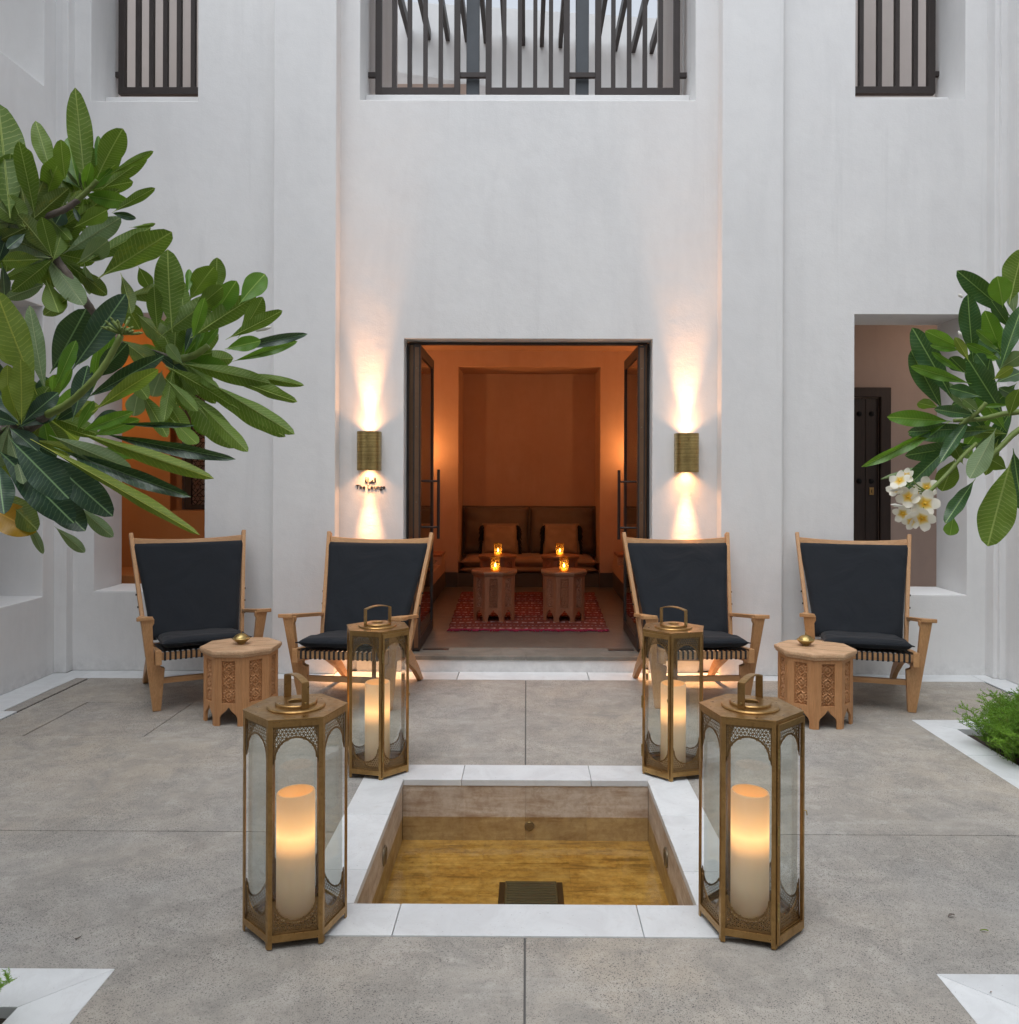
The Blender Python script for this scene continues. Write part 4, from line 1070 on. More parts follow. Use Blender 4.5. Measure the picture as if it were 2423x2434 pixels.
# ------------------------------------------------------------------ lounge chairs
def quadbar(p, q, w, t, side=(1, 0, 0)):
    """bar from p to q, width w along 'side', thickness t across"""
    p, q = Vector(p), Vector(q); d = (q-p).normalized(); s_ = Vector(side); s_ = (s_-d*s_.dot(d)).normalized(); n_ = d.cross(s_)
    f = lambda c: [c+s_*w/2+n_*t/2, c-s_*w/2+n_*t/2, c-s_*w/2-n_*t/2, c+s_*w/2-n_*t/2]
    return f(p), f(q)
def chair():
    root = empty('lounge_chair')
    T = 'teak_z'
    for sx in (-1, 1):
        X = lambda pts: [(sx*a, c) for a, c in pts]
        # front leg: a shaped board leaning outward and slightly forward
        pts = [(.254, 0), (.301, 0), (.340, .30), (.378, .590), (.302, .590), (.302, .562), (.311, .545), (.300, .36), (.296, .300), (.262, .302), (.262, .285), (.250, .278), (.236, .274), (.240, .20)]
        b = MB().prism([X(pts)], -.021, .021, lambda a, c, d: (a, d-.085*c/.59*1.0, c))
        b.build('leg', M[T], root, bevel=.003)
        # side rail running back and down into the rear leg
        prof = [(-.150, .400), (-.150, .312), (-.03, .300), (.26, .262), (.40, .215), (.62, .105), (.775, 0), (.835, 0), (.70, .125), (.52, .262), (.43, .315), (.36, .335), (.10, .372)]
        x0, x1 = (.262, .296) if sx > 0 else (-.296, -.262)
        MB().prism([prof], x0, x1, lambda a, c, d: (d, a, c)).build('side_rail', M['teak_y'], root, bevel=.003)
        # back post
        a_, c_ = quadbar((sx*.300, .372, .270), (sx*.3795, .735, 1.062), .027, .046)
        b = MB().hexa(a_, c_)
        b.build('back_post', M[T], root, bevel=.004)
        pg = MB()
        for zz in (.50, .58, .66):
            k = (zz-.27)/.79; pg.box(sx*(.300+.079*k)+sx*.012, sx*(.300+.079*k)+sx*.022, .372+.363*k-.006, .372+.363*k+.006, zz-.006, zz+.006)
        g_ = pg.build('peg', M['gasket'], root); g_['kind'] = 'stuff'
        # arm: broad paddle at the front, narrow at the rear, sloping down to the post
        oz = lambda y: .6085 - (y+.122)*.140
        out_ = [(.402, -.122), (.398, -.02), (.382, .07), (.358, .18), (.352, .47), (.318, .50), (.318, .20), (.314, .02), (.309, -.117)]
        b = MB(); n_ = len(out_)
        top = [(sx*a, y, oz(y)) for a, y in out_]; bot = [(sx*a, y, oz(y)-.024) for a, y in out_]
        b.add(top+bot, [tuple(range(n_)), tuple(range(2*n_-1, n_-1, -1))]+[(i, (i+1) % n_, n_+(i+1) % n_, n_+i) for i in range(n_)])
        b.build('arm', M['teak_y'], root, bevel=.004)
    # top rail, bowed backwards
    b = MB(); n_ = 14
    for i in range(n_+1):
        u = -1+2*i/n_; x = .362*u; y = .722+.030*(1-u*u); z1 = 1.033-.020*(1-u*u)
        for (dy, zz) in ((-.011, z1), (.011, z1), (.011-.02, .968), (-.011-.02, .968)): b.v.append((x, y+dy, zz))
    for i in range(n_):
        for k in range(4): b.f.append((4*i+k, 4*i+(k+1) % 4, 4*i+4+(k+1) % 4, 4*i+4+k))
    b.f += [(0, 1, 2, 3), tuple(4*n_+k for k in (3, 2, 1, 0))]
    b.build('top_rail', M['teak_x'], root, bevel=.002)
    MB().hexa(*quadbar((-.297, .40, .335), (.297, .40, .335), .03, .03, (0, 1, 0))).build('rear_rail', M['teak_x'], root, bevel=.003)
    MB().box(-.297, .297, -.135, -.112, .338, .384).build('front_rail', M['teak_x'], root, bevel=.004)
    MB().box(-.252, .252, -.036, -.004, .172, .206).build('stretcher', M['teak_x'], root, bevel=.003)
    w = MB(); n_ = 17
    for k in range(n_):
        x = -.243+.486*k/(n_-1)
        w.box(x-.0062, x+.0062, -.139, -.108, .335, .388)
        w.hexa([(x-.0075, -.11, .384), (x+.0075, -.11, .384), (x+.0075, -.11, .388), (x-.0075, -.11, .388)], [(x-.0075, .39, .345), (x+.0075, .39, .345), (x+.0075, .39, .349), (x-.0075, .39, .349)])
    for k in range(12):
        y = -.08+k*.038; z = .384-(y+.11)*.078
        w.box(-.262, .262, y-.007, y+.007, z+.001, z+.004)
    ws = w.build('webbing', M['cord'], root); ws['kind'] = 'stuff'
    s_ = cushion(.535, .60, .068, 'seat_cushion', 'black', root, wtop=.50, seed=33, n=20, puff=.45)
    s_.location = (0, .135, .4125); s_.rotation_euler = (R(-5.5), 0, 0)
    c_ = cushion(.572, .728, .062, 'back_cushion', 'black', root, wtop=.768, seed=35, n=22, puff=.10, piping=False)
    ang = math.atan2(.972-.37, .694-.36)
    c_.location = (0, (.694+.362)/2-.008, (.972+.368)/2+.017); c_.rotation_euler = (ang, 0, 0)
    return root
c0 = chair()
chs = [(-2.0696, 5.4546, .5015, 'teak lounge chair with black cushions at the far left beneath the plant'), (-1.1399, 5.3882, -.1242, 'teak lounge chair with black cushions just left of the lounge doors'), (1.1247, 5.4522, .0564, 'teak lounge chair with black cushions just right of the lounge doors'), (2.162, 5.4412, -.2609, 'teak lounge chair with black cushions at the far right by the flowers')]
for i, (x, y, a, lb) in enumerate(chs):
    c_ = c0 if i == 0 else copy_tree(c0)
    c_.location = (x, y, .001); c_.rotation_euler = (0, 0, a); tag(c_, lb, 'armchair', 'teak lounge chairs along the wall')

# ------------------------------------------------------------------ brass lanterns
LR, LH = .1675, .7165
PW = .0135                                           # post strip width on each face
AP = LR*math.cos(PI/6)
hwf = LR/2-PW                                        # half width of the glazed field
def arch_top(n=14):
    """outline (x, z) of the arched opening's top half, from right to left"""
    r = hwf*.87; zc = .590
    pts = [(hwf-.001, zc-.016), (r+.0055, zc-.010), (r+.005, zc-.002), (r, zc+.003)]
    for k in range(1, n):
        t_ = PI*k/n; pts.append((r*math.cos(t_), zc+.004+r*1.02*math.sin(t_)))
    pts += [(-r, zc+.003), (-r-.005, zc-.002), (-r-.0055, zc-.010), (-hwf+.001, zc-.016)]
    return pts
AT = arch_top()
def inside_open(x, z, m):
    r = hwf*.87
    if z < .594: return abs(x) < hwf+1
    return (x/(r+m))**2+((z-.594)/(r*1.02+m))**2 < 1
def perf_panel():
    """perforated spandrel panel: rim band, arch band, and a triangular lattice pierced with holes (top half, z .58-.70)"""
    b = MB(); t_ = .0014; z1 = LH-.022
    fr = lambda a, z, d: (a, -(AP-.006)+d, z)
    b.prism([[(-hwf, z1-.006), (hwf, z1-.006), (hwf, z1), (-hwf, z1)]], -t_, t_, fr)
    inner = AT; outer = []
    for (x, z) in AT:
        d = Vector((x, z-.594)); l = max(d.length, 1e-6); k = (l+.0055)/l
        outer.append((max(-hwf, min(hwf, x*k)), .594+(z-.594)*k if z > .594 else z))
    for i in range(len(AT)-1):
        q = [inner[i], inner[i+1], outer[i+1], outer[i]]
        b.hexa([fr(a, z, -t_) for a, z in q], [fr(a, z, t_) for a, z in q])
    for s_ in (-1, 1): b.hexa([fr(s_*(hwf-.004), .58, -t_), fr(s_*hwf, .58, -t_), fr(s_*hwf, z1, -t_), fr(s_*(hwf-.004), z1, -t_)], [fr(s_*(hwf-.004), .58, t_), fr(s_*hwf, .58, t_), fr(s_*hwf, z1, t_), fr(s_*(hwf-.004), z1, t_)])
    s_ = .0118; h_ = s_*math.sqrt(3)/2
    for j in range(12):
        za, zb = z1-.006-h_*(j+1), z1-.006-h_*j
        for i in range(-14, 15):
            for up in (0, 1):
                xo = i*s_/2
                if (i+j+up) % 2 == 0: tri = [(xo-s_/2, za), (xo+s_/2, za), (xo, zb)]
                else: tri = [(xo-s_/2, zb), (xo, za), (xo+s_/2, zb)]
                if up: continue
                cx, cz = sum(p[0] for p in tri)/3, sum(p[1] for p in tri)/3
                if abs(cx) > hwf-.003 or inside_open(cx, cz, .002) or cz < .597: continue
                hole = [(cx+(p[0]-cx)*.66, cz+(p[1]-cz)*.66) for p in tri]
                vs = [fr(*p, -t_*.6) for p in tri]+[fr(*p, -t_*.6) for p in hole]
                b.add(vs, [(0, 1, 4, 3), (1, 2, 5, 4), (2, 0, 3, 5)])
    return b
def lantern():
    root = empty('brass_lantern')
    pm = perf_panel(); top = pm.mesh('pierced_panel', M['brass_d'])
    pb = MB(); pb.v = [(x, y, .7385-z) for x, y, z in pm.v]; pb.f = pm.f; bot = pb.mesh('pierced_panel', M['brass_d'])
    g = MB().box(-hwf, hwf, -(AP-.012), -(AP-.0145), .044, LH-.022).mesh('glass_pane', M['glass'])
    rails = [MB().box(-hwf-.001, hwf+.001, -AP, -(AP-.012), LH-.022, LH-.003).mesh('frame_rail', M['brass']), MB().box(-hwf-.001, hwf+.001, -AP, -(AP-.012), .020, .043).mesh('frame_rail', M['brass'])]
    # corner post: two strips meeting at the hexagon corner (corner on +x axis)
    c_ = Vector((LR, 0)); e1 = Vector((math.cos(R(120)), math.sin(R(120)))); e2 = Vector((math.cos(R(120)), -math.sin(R(120))))
    inn = Vector((-1, 0))*.0032*1.15
    lp = [c_+e1*PW, c_, c_+e2*PW, c_+e2*PW+Vector((-.0028, .0016)), c_+inn, c_+e1*PW+Vector((-.0028, -.0016))]
    post = MB().prism([[(p.x, p.y) for p in lp]], 0, LH-.002).mesh('corner_post', M['brass'])
    for k in range(6):
        a = k*PI/3
        put('corner_post', post, root, (0, 0, 0), a, bevel=.0007)
        a2 = a+PI/6+PI/2
        for rail in rails: put('frame_rail', rail, root, (0, 0, 0), a2, bevel=.0007)
        put('pierced_panel', top, root, (0, 0, 0), a2); put('pierced_panel', bot, root, (0, 0, 0), a2)
        put('glass_pane', g, root, (0, 0, 0), a2)
    hexp = lambda r: [(r*math.cos(k*PI/3), r*math.sin(k*PI/3)) for k in range(6)]
    MB().prism([hexp(LR*.97)], .024, .030).build('base_plate', M['brass_d'], root)
    MB().prism([hexp(LR*1.012), [(.026*math.cos(-k*PI/8), .026*math.sin(-k*PI/8)) for k in range(16)]], LH-.002, LH+.003).build('top_plate', M['brass'], root, bevel=.0008)
    b = MB()
    b.lathe([(.094, LH+.003), (.095, LH+.006), (.092, LH+.010), (.068, LH+.011), (.068, LH+.018), (.065, LH+.021), (.030, LH+.021), (.026, LH+.018), (.026, LH-.004)], 48)
    b.f = b.f[:-2]; b.build('vent_collar', M['brass'], root, smooth=35)
    return root
def handle(root, ang, span, side=0):
    hh = .083; n_ = 8; z0 = LH+.021; w = .0125; t_ = .0022
    hd = MB(); path = [(-span/2, z0-.010), (-span/2, z0+hh-.014)]
    for k in range(n_+1):
        u = -1+2*k/n_; path.append((span/2*u, z0+hh-.010+.012*(1-u*u)))
    path += [(span/2, z0+hh-.014), (span/2, z0-.010)]
    for i in range(len(path)-1):
        (a, za), (c, zc) = path[i], path[i+1]; d = Vector((c-a, zc-za)); 
        if d.length < 1e-5: continue
        d.normalize(); nx_, nz_ = -d.y*t_, d.x*t_
        q = [(a+nx_, za+nz_), (c+nx_, zc+nz_), (c-nx_, zc-nz_), (a-nx_, za-nz_)]
        hd.hexa([(x, -w, z) for x, z in q], [(x, w, z) for x, z in q])
    o = hd.build('carry_handle', M['brass'], root, bevel=.0006); o.rotation_euler = (0, 0, ang)
    sc_ = MB()
    for sx in (-1, 1):
        sc_.lathe([(.005, 0), (.004, .003), (.0001, .0038)], 10, (0, 0, 0), Matrix.Translation((sx*(span/2+t_), 0, z0+.006)) @ Matrix.Rotation(sx*PI/2, 4, 'Y'))
    s2 = sc_.build('handle_rivet', M['brass_l'], o, smooth=40); s2['kind'] = 'stuff'
def door(root, k):
    """hinged door frame standing a little proud of face k"""
    a2 = k*PI/3+PI/6+PI/2; b = MB(); d0, d1 = AP+.0015, AP+.008; hw = LR/2-.004
    fr = lambda a, z, d: (a, -d, z)
    b.prism([[(-hw, .012), (hw, .012), (hw, LH-.010), (-hw, LH-.010)], [(-hwf, .040), (hwf, .040), (hwf, LH-.030), (-hwf, LH-.030)]], d0, d1, fr)
    o = b.build('lantern_door', M['brass'], root, bevel=.0008); o.rotation_euler = (0, 0, a2)
    hg = MB()
    for z in (.12, .36, .60): hg.tube([(-hw-.002, -AP-.009, z-.03), (-hw-.002, -AP-.009, z+.03)], .0028, 8)
    hg.tube([(hw-.006, -AP-.008, .40), (hw-.006, -AP-.018, .40), (hw-.002, -AP-.018, .385)], .0018, 6)
    h_ = hg.build('hinge', M['brass_l'], o, smooth=50)
def candle(loc, ang, label):
    n_ = 40; b = MB(); ro, ri, H0 = .0625, .056, .408
    ztop = lambda t_: H0+.0025*math.cos(t_-ang)
    prof = [(.0001, 0, 0), (ro-.004, 0, 0), (ro, .005, 0), (ro, .12, 0), (ro, .24, 0), (ro, .34, 0), (ro, -.005, 1), (ro-.002, 0, 1), (ri+.001, 0, 1), (ri, -.006, 1), (ri-.003, -.05, 1), (.0001, -.058, 1)]
    vs, fs = [], []
    for r_, z, m in prof:
        for k in range(n_):
            t_ = 2*PI*k/n_; vs.append((r_*math.cos(t_), r_*math.sin(t_), z+(ztop(t_) if m else 0)))
    for i in range(len(prof)-1):
        for k in range(n_): fs.append((i*n_+k, i*n_+(k+1) % n_, (i+1)*n_+(k+1) % n_, (i+1)*n_+k))
    o = b.add(vs, fs).build('pillar_candle', M['wax'], None, smooth=50); o.location = loc
    return tag(o, label, 'candle', 'pillar candles inside the lanterns')
L0 = lantern()
LN = [(-.7601, 2.8156, .2594, R(-52), .146, None, 'hexagonal brass lantern at the near left corner of the pool', 'pillar candle glowing inside the near left lantern', .2, 5),
      (.7481, 2.8370, -.2904, R(52), .146, 5, 'hexagonal brass lantern at the near right corner of the pool, hinged door on its right', 'pillar candle glowing inside the near right lantern', 2.9, 5),
      (-.7474, 4.2859, -.2394, R(40), .140, 5, 'hexagonal brass lantern at the far left corner of the pool', 'pillar candle glowing inside the far left lantern', 1.5, 4),
      (.7426, 4.2859, .2879, R(-40), .140, 3, 'hexagonal brass lantern at the far right corner of the pool', 'pillar candle glowing inside the far right lantern', 1.5, 4)]
objs = [L0]+[copy_tree(L0) for _ in LN[1:]]
for i, (x, y, a, ha, sp_, dk, lb, cl, ca, _) in enumerate(LN):
    o = objs[i]; o.location = (x, y, .004); o.rotation_euler = (0, 0, a)
    tag(o, lb, 'lantern', 'brass lanterns at the pool corners')
    handle(o, ha-a, sp_)
    if dk is not None: door(o, dk-(0 if dk else 0))
    candle((x+.0, y, .0345), ca, cl)

# ------------------------------------------------------------------ out-of-view room lamps, and unseen lamps added as fill
def roomlamp(name, loc, e_, col, rad, label, face=None):
    r_ = empty(name, loc, 0, label, 'wall lamp')
    MB().lathe([(.03, -.05), (.045, -.045), (.05, .04), (.047, .05), (.044, .04), (.028, -.045)], 20).build('shade', M['brass_l'], r_, smooth=40)
    l = bpy.data.lights.new('lamp_light', 'POINT'); l.energy = e_; l.color = col; l.shadow_soft_size = rad
    o = bpy.data.objects.new('lamp_light', l); COL.objects.link(o); o.parent = r_; o.location = (0, 0, .07)
    return r_
roomlamp('lounge_light', (-1.34, 9.98, 1.62), 10, (1, .46, .16), .04, 'small wall lamp glowing at the rear left of the lounge')
roomlamp('lounge_light', (1.38, 9.98, 1.62), 10, (1, .46, .16), .04, 'small wall lamp glowing at the rear right of the lounge')
roomlamp('lounge_light', (-1.62, 8.3, 2.2), 15, (1, .56, .27), .04, 'unseen fill lamp added over the left lounge bench')  # unseen lamp added as general warm fill for the lounge
roomlamp('lounge_light', (1.65, 8.3, 2.2), 15, (1, .56, .27), .04, 'unseen fill lamp added over the right lounge bench')  # second added fill lamp, opposite the first
roomlamp('room_light', (-3.9, 7.2, 2.2), 10, (1, .62, .25), .06, 'wall lamp lighting the orange room behind the left window')
roomlamp('room_light', (-2.2, 8.37, 1.8), 5, (1, .75, .65), .06, 'lamp behind the star lattice screen')
roomlamp('room_light', (3.9, 7.1, 2.4), 5, (1, .8, .65), .06, 'unseen fill lamp added in the room behind the right window')  # unseen lamp added to brighten a room with only ambient light
# ------------------------------------------------------------------ frangipani trees
_leafm = {}
def leafmesh(kind, bend, curl):
    key = (kind, bend, curl)
    if key in _leafm: return _leafm[key]
    b = MB(); b.uv = []; n, m_ = 22, 6
    fold = .20
    for i in range(n+1):
        t_ = i/n
        if t_ < .10: w = .022+.05*(t_/.10)**2
        else:
            q = (t_-.10)/.90
            w = .072+.95*math.sin(PI*min(1, q**1.10)*.985+.0)**.80*(.66+.34*q) if q < .995 else .02
        w = max(w, .018)
        for j in range(m_+1):
            s_ = -1+2*j/m_; x = .5*w*s_
            z = -bend*t_*t_*1.0 + fold*abs(x)*(.9-.6*t_) + .018*math.sin(t_*19+s_*1.4)*abs(s_)**2*w
            b.v.append((x+curl*(t_*t_-t_)*1.0, t_, z)); b.uv.append((.5+.5*s_*max(w, .1), t_))
    for i in range(n):
        for j in range(m_): a = i*(m_+1)+j; b.f.append((a, a+1, a+m_+2, a+m_+1))
    # raised midrib and petiole
    pts = [(curl*((k/10)**2-k/10), k/10, -bend*(k/10)**2-.004) for k in range(11)]
    o0 = len(b.v); b.tube(pts, [.0125-.00105*k for k in range(11)], 5, False)
    b.uv += [(.5, b.v[i][1]) for i in range(o0, len(b.v))]
    me = b.mesh('leaf', M['leaf_'+kind], 180); _leafm[key] = me
    return me
rl = random.Random(11)
def leaf(parent, kind, b2, t2, w, Y, dY=0.0, bend=None, curl=0.0, face=None, roll=None):
    """leaf from base pixel to tip pixel (source px) of width w px, base at depth Y, tip at Y+dY"""
    p = at(*b2, Y); q = at(*t2, Y+dY); L = (q-p).length
    d = (q-p).normalized(); view = (Vector((0, 0, 1.5))-(p+q)/2).normalized()
    nrm = (view - d*view.dot(d)).normalized()
    roll = rl.uniform(-22, 22) if roll is None else roll
    nrm = Matrix.Rotation(R(roll), 3, d) @ nrm
    under = kind in 'usyp' if face is None else (face == 'u')
    if under: nrm = -nrm
    side = d.cross(nrm)
    wid = w/2023.2*((p+q)/2).y*1.17/max(.6, math.cos(R(roll)))
    bend = rl.choice((.0, .06, .12)) if bend is None else bend
    curl = round(curl, 2)
    o = put('leaf', leafmesh(kind, bend, curl), parent)
    # keep the tip where it belongs in spite of the bend
    up = nrm
    tip = p + d*L
    dd = (tip - p + up*bend*L); d2 = dd.normalized(); up2 = (up-d2*up.dot(d2)).normalized(); side = d2.cross(up2)
    m3 = Matrix(((side.x*wid, d2.x*dd.length, up2.x*L), (side.y*wid, d2.y*dd.length, up2.y*L), (side.z*wid, d2.z*dd.length, up2.z*L)))
    loc = p - parent.location
    o.matrix_local = Matrix.Translation(loc) @ m3.to_4x4()
    return o
def branch(parent, pts, r, mat='bark', name='branch'):
    P = [at(x, y, Y)-parent.location for x, y, Y in pts]
    # smooth the polyline
    Q = []
    for i in range(len(P)-1):
        a, b_, c, d = P[max(0, i-1)], P[i], P[i+1], P[min(len(P)-1, i+2)]
        for k in range(6):
            t_ = k/6; Q.append(.5*((2*b_)+(-a+c)*t_+(2*a-5*b_+4*c-d)*t_*t_+(-a+3*b_-3*c+d)*t_**3))
    Q.append(P[-1]); n = len(Q); r0, r1 = r
    rs = [(r0+(r1-r0)*i/(n-1))*(1+.06*math.sin(i*2.3)) for i in range(n)]
    return MB().tube(Q, rs, 10).build(name, M[mat], parent, smooth=180)
A = lambda x, y: (x*.416, y*.416)
L_ = lambda x, y: (x*.39, 650+y*.39)
T = lambda x, y: (2050+x*.388, 600+y*.388)

lt = empty('frangipani_tree', (-1.95, 2.25, -.03), 0, 'frangipani tree with long veined leaves reaching in from the left of the court', 'tree')
YF, YN = 2.55, 1.75
MB().tube([(0, 0, 0), (.03, .02, .5), (-.04, .08, .95), (.02, .1, 1.35), (.05, .12, 1.75)], [.085, .075, .066, .06, .05], 12).build('trunk', M['bark'], lt, smooth=180)
def b3(parent, pts, r, mat='bark'): return MB().tube([Vector(p)-parent.location for p in pts], r, 10).build('branch', M[mat], parent, smooth=180)
w_ = lambda x, y, Y: tuple(at(x, y, Y))
b3(lt, [(-1.93, 2.36, 1.6), (-1.75, 2.42, 1.85), w_(-40, 480, 2.5)], [.05, .035, .018])
branch(lt, [(*A(-40, 1180), YF), (*A(60, 1240), YF), (*A(240, 1370), YF), (*A(330, 1500), YF), (*A(400, 1590), YF), (*A(500, 1740), YF+.02), (*L_(590, 270), YF+.05), (*L_(700, 410), YF+.05), (*L_(880, 470), YF+.1), (*L_(1100, 530), YF+.1)], (.016, .010))
branch(lt, [(*L_(1060, 530), YF+.1), (*L_(1180, 500), YF+.1), (*L_(1270, 440), YF+.1)], (.013, .009), 'greenstem')
branch(lt, [(*A(130, 1260), YF), (*A(260, 1235), YF), (*A(370, 1195), YF), (*A(450, 1140), YF)], (.011, .009))
branch(lt, [(*A(440, 1145), YF), (*A(500, 1090), YF), (*A(555, 1030), YF)], (.009, .007), 'greenstem')
b3(lt, [(-1.90, 2.33, 1.25), (-1.5, 2.0, 1.5), w_(-60, 1025, YN)], [.04, .025, .012])
branch(lt, [(*L_(-120, 960), YN), (*L_(60, 955), YN), (*L_(190, 935), YN), (*L_(300, 850), YN)], (.012, .009))
branch(lt, [(*L_(290, 860), YN-.02), (*L_(420, 790), YN-.04), (*L_(560, 660), YN-.06), (*L_(650, 540), YN-.06), (*L_(740, 375), YN-.06)], (.0085, .006), 'greenstem', 'flower_stalk')
b = MB(); rb_ = random.Random(5)
tipp = at(*L_(742, 372), YN-.06)-lt.location
for k in range(22):
    dv = Vector((rb_.uniform(-1, 1), rb_.uniform(-1, 1)*.6, rb_.uniform(.1, 1.1))).normalized()*rb_.uniform(.012, .034)
    b.tube([tipp, tipp+dv*.7, tipp+dv], [.0016, .0022, .0034], 6); 
    b.tube([tipp+dv, tipp+dv*1.25], [.0036, .001], 6)
b.build('flower_buds', M['greenstem'], lt, smooth=180)['kind'] = 'stuff'

LA = [ # upper cluster, far branch
 ('u', 490,1090, 430,508, 132), ('u', 300,1010, 203,690, 100), ('u', 555,1015, 700,738, 135), ('l', 545,975, 563,778, 42), ('l', 452,1060, 393,785, 95), ('u', 375,1040, 348,798, 88),
 ('u', 575,1085, 838,898, 78), ('u', 600,1010, 876,864, 46), ('u', 640,1215, 886,1074, 58), ('u', 350,1300, 684,1082, 105), ('p', 360,1450, 692,1240, 112), ('u', 250,1170, 352,884, 120),
 ('s', 365,1190, 338,912, 118), ('s', 270,1200, 2,955, 112), ('u', 60,1250, -12,598, 215), ('u', 200,1240, 108,812, 110), ('t', 155,1215, -20,1050, 75), ('s', 560,1590, 982,1325, 158),
 ('u', 460,1510, 862,1300, 92), ('t', 635,1215, 778,1247, 42), ('u', 740,1300, 886,1278, 24), ('p', 250,1440, 480,1745, 125), ('p', 440,1505, 615,1375, 118), ('p', 480,1500, 512,1682, 60),
 ('u', 245,1215, 408,1372, 66), ('t', 370,1195, 318,1278, 88), ('t', 420,1180, 470,1282, 28), ('s', 245,1480, 15,1490, 95), ('p', 262,1620, 35,1705, 85), ('u', 250,1500, 30,1590, 64),
 ('t', 60,1270, -10,1490, 66), ('t', 10,1500, 25,1700, 60), ('u', 262,1600, 335,1785, 115), ('s', 430,1540, 612,1685, 95), ('u', 380,1500, 560,1640, 80),
 ('u', 480,1120, 560,1300, 80), ('u', 420,1300, 610,1200, 95), ('t', 150,1330, 40,1420, 60), ('u', 60,1080, 60,880, 120), ('l', 480,1100, 520,930, 60), ('u', 130,1130, 160,850, 90), ('s', 300,1400, 190,1580, 100),
 ('l', 190,1650, 260,1430, 60), ('u', 20,1400, 130,1250, 80), ('u', 540,1080, 690,860, 80), ('l', 500,1100, 640,960, 60), ('u', 390,1700, 250,1800, 90),
 # right cluster
 ('u', 985,1900, 958,1425, 158), ('u', 1080,1720, 1222,1525, 128), ('u', 1240,1690, 1240,1474, 96), ('l', 1070,1680, 1082,1538, 44), ('u', 915,1925, 1228,1692, 128), ('u', 1090,1930, 1464,1690, 118),
 ('u', 1100,1780, 1272,1638, 100), ('l', 1205,1840, 1352,1605, 118), ('l', 1365,1740, 1515,1565, 122), ('u', 1360,1930, 1500,1700, 100), ('u', 1290,1940, 1614,1774, 76),
 ('s', 678,1705, 1022,1640, 100), ('s', 690,1560, 750,1790, 78), ('u', 790,1520, 860,1650, 80), ('u', 1060,1900, 1040,1600, 90), ('l', 1100,1950, 1170,1700, 70), ('u', 900,1900, 880,1640, 90),
 ('s', 690,1700, 800,1880, 120), ('s', 780,1790, 940,1930, 110)]
for i, (k, x0, y0, x1, y1, w) in enumerate(LA):
    big = w > 140
    leaf(lt, k, A(x0, y0), A(x1, y1), w*.416, YF+rl.uniform(-.05, .08)-(.08 if big else 0), rl.uniform(-.10, .12), curl=rl.choice((-.08, 0, .08)))
LLf = [('u', 1095,545, 1642,668, 108), ('u', 1400,600, 1848,680, 60), ('u', 1300,600, 1812,782, 78), ('u', 1005,560, 1408,802, 92), ('u', 1150,640, 1740,996, 118), ('u', 1270,660, 1794,978, 105), ('u', 1045,655, 1442,1064, 160),
 ('u', 1200,780, 1512,1086, 95), ('t', 1370,468, 1868,370, 62), ('l', 1405,540, 1808,415, 60), ('u', 1010,640, 1200,835, 70), ('u', 850,705, 1018,992, 96), ('u', 990,720, 1150,990, 110), ('p', 850,700, 815,868, 112),
 ('p', 990,590, 930,748, 128), ('l', 1165,800, 1255,985, 90), ('u', 1040,880, 1200,1036, 90), ('t', 900,450, 1165,640, 60), ('s', 735,400, 950,565, 125), ('l', 1370,460, 1590,410, 90), ('p', 1120,560, 1020,430, 70),
 ('u', 1120,540, 1330,700, 60), ('t', 1120,500, 1210,260, 60), ('l', 1180,500, 1250,300, 40), ('l', 1220,480, 1330,330, 50), ('u', 740,560, 900,760, 100), ('u', 1060,560, 1000,900, 80)]
for (k, x0, y0, x1, y1, w) in LLf:
    leaf(lt, k, L_(x0, y0), L_(x1, y1), w*.39, YF+.05+rl.uniform(-.06, .08), rl.uniform(-.12, .10), curl=rl.choice((-.06, 0, .06)))
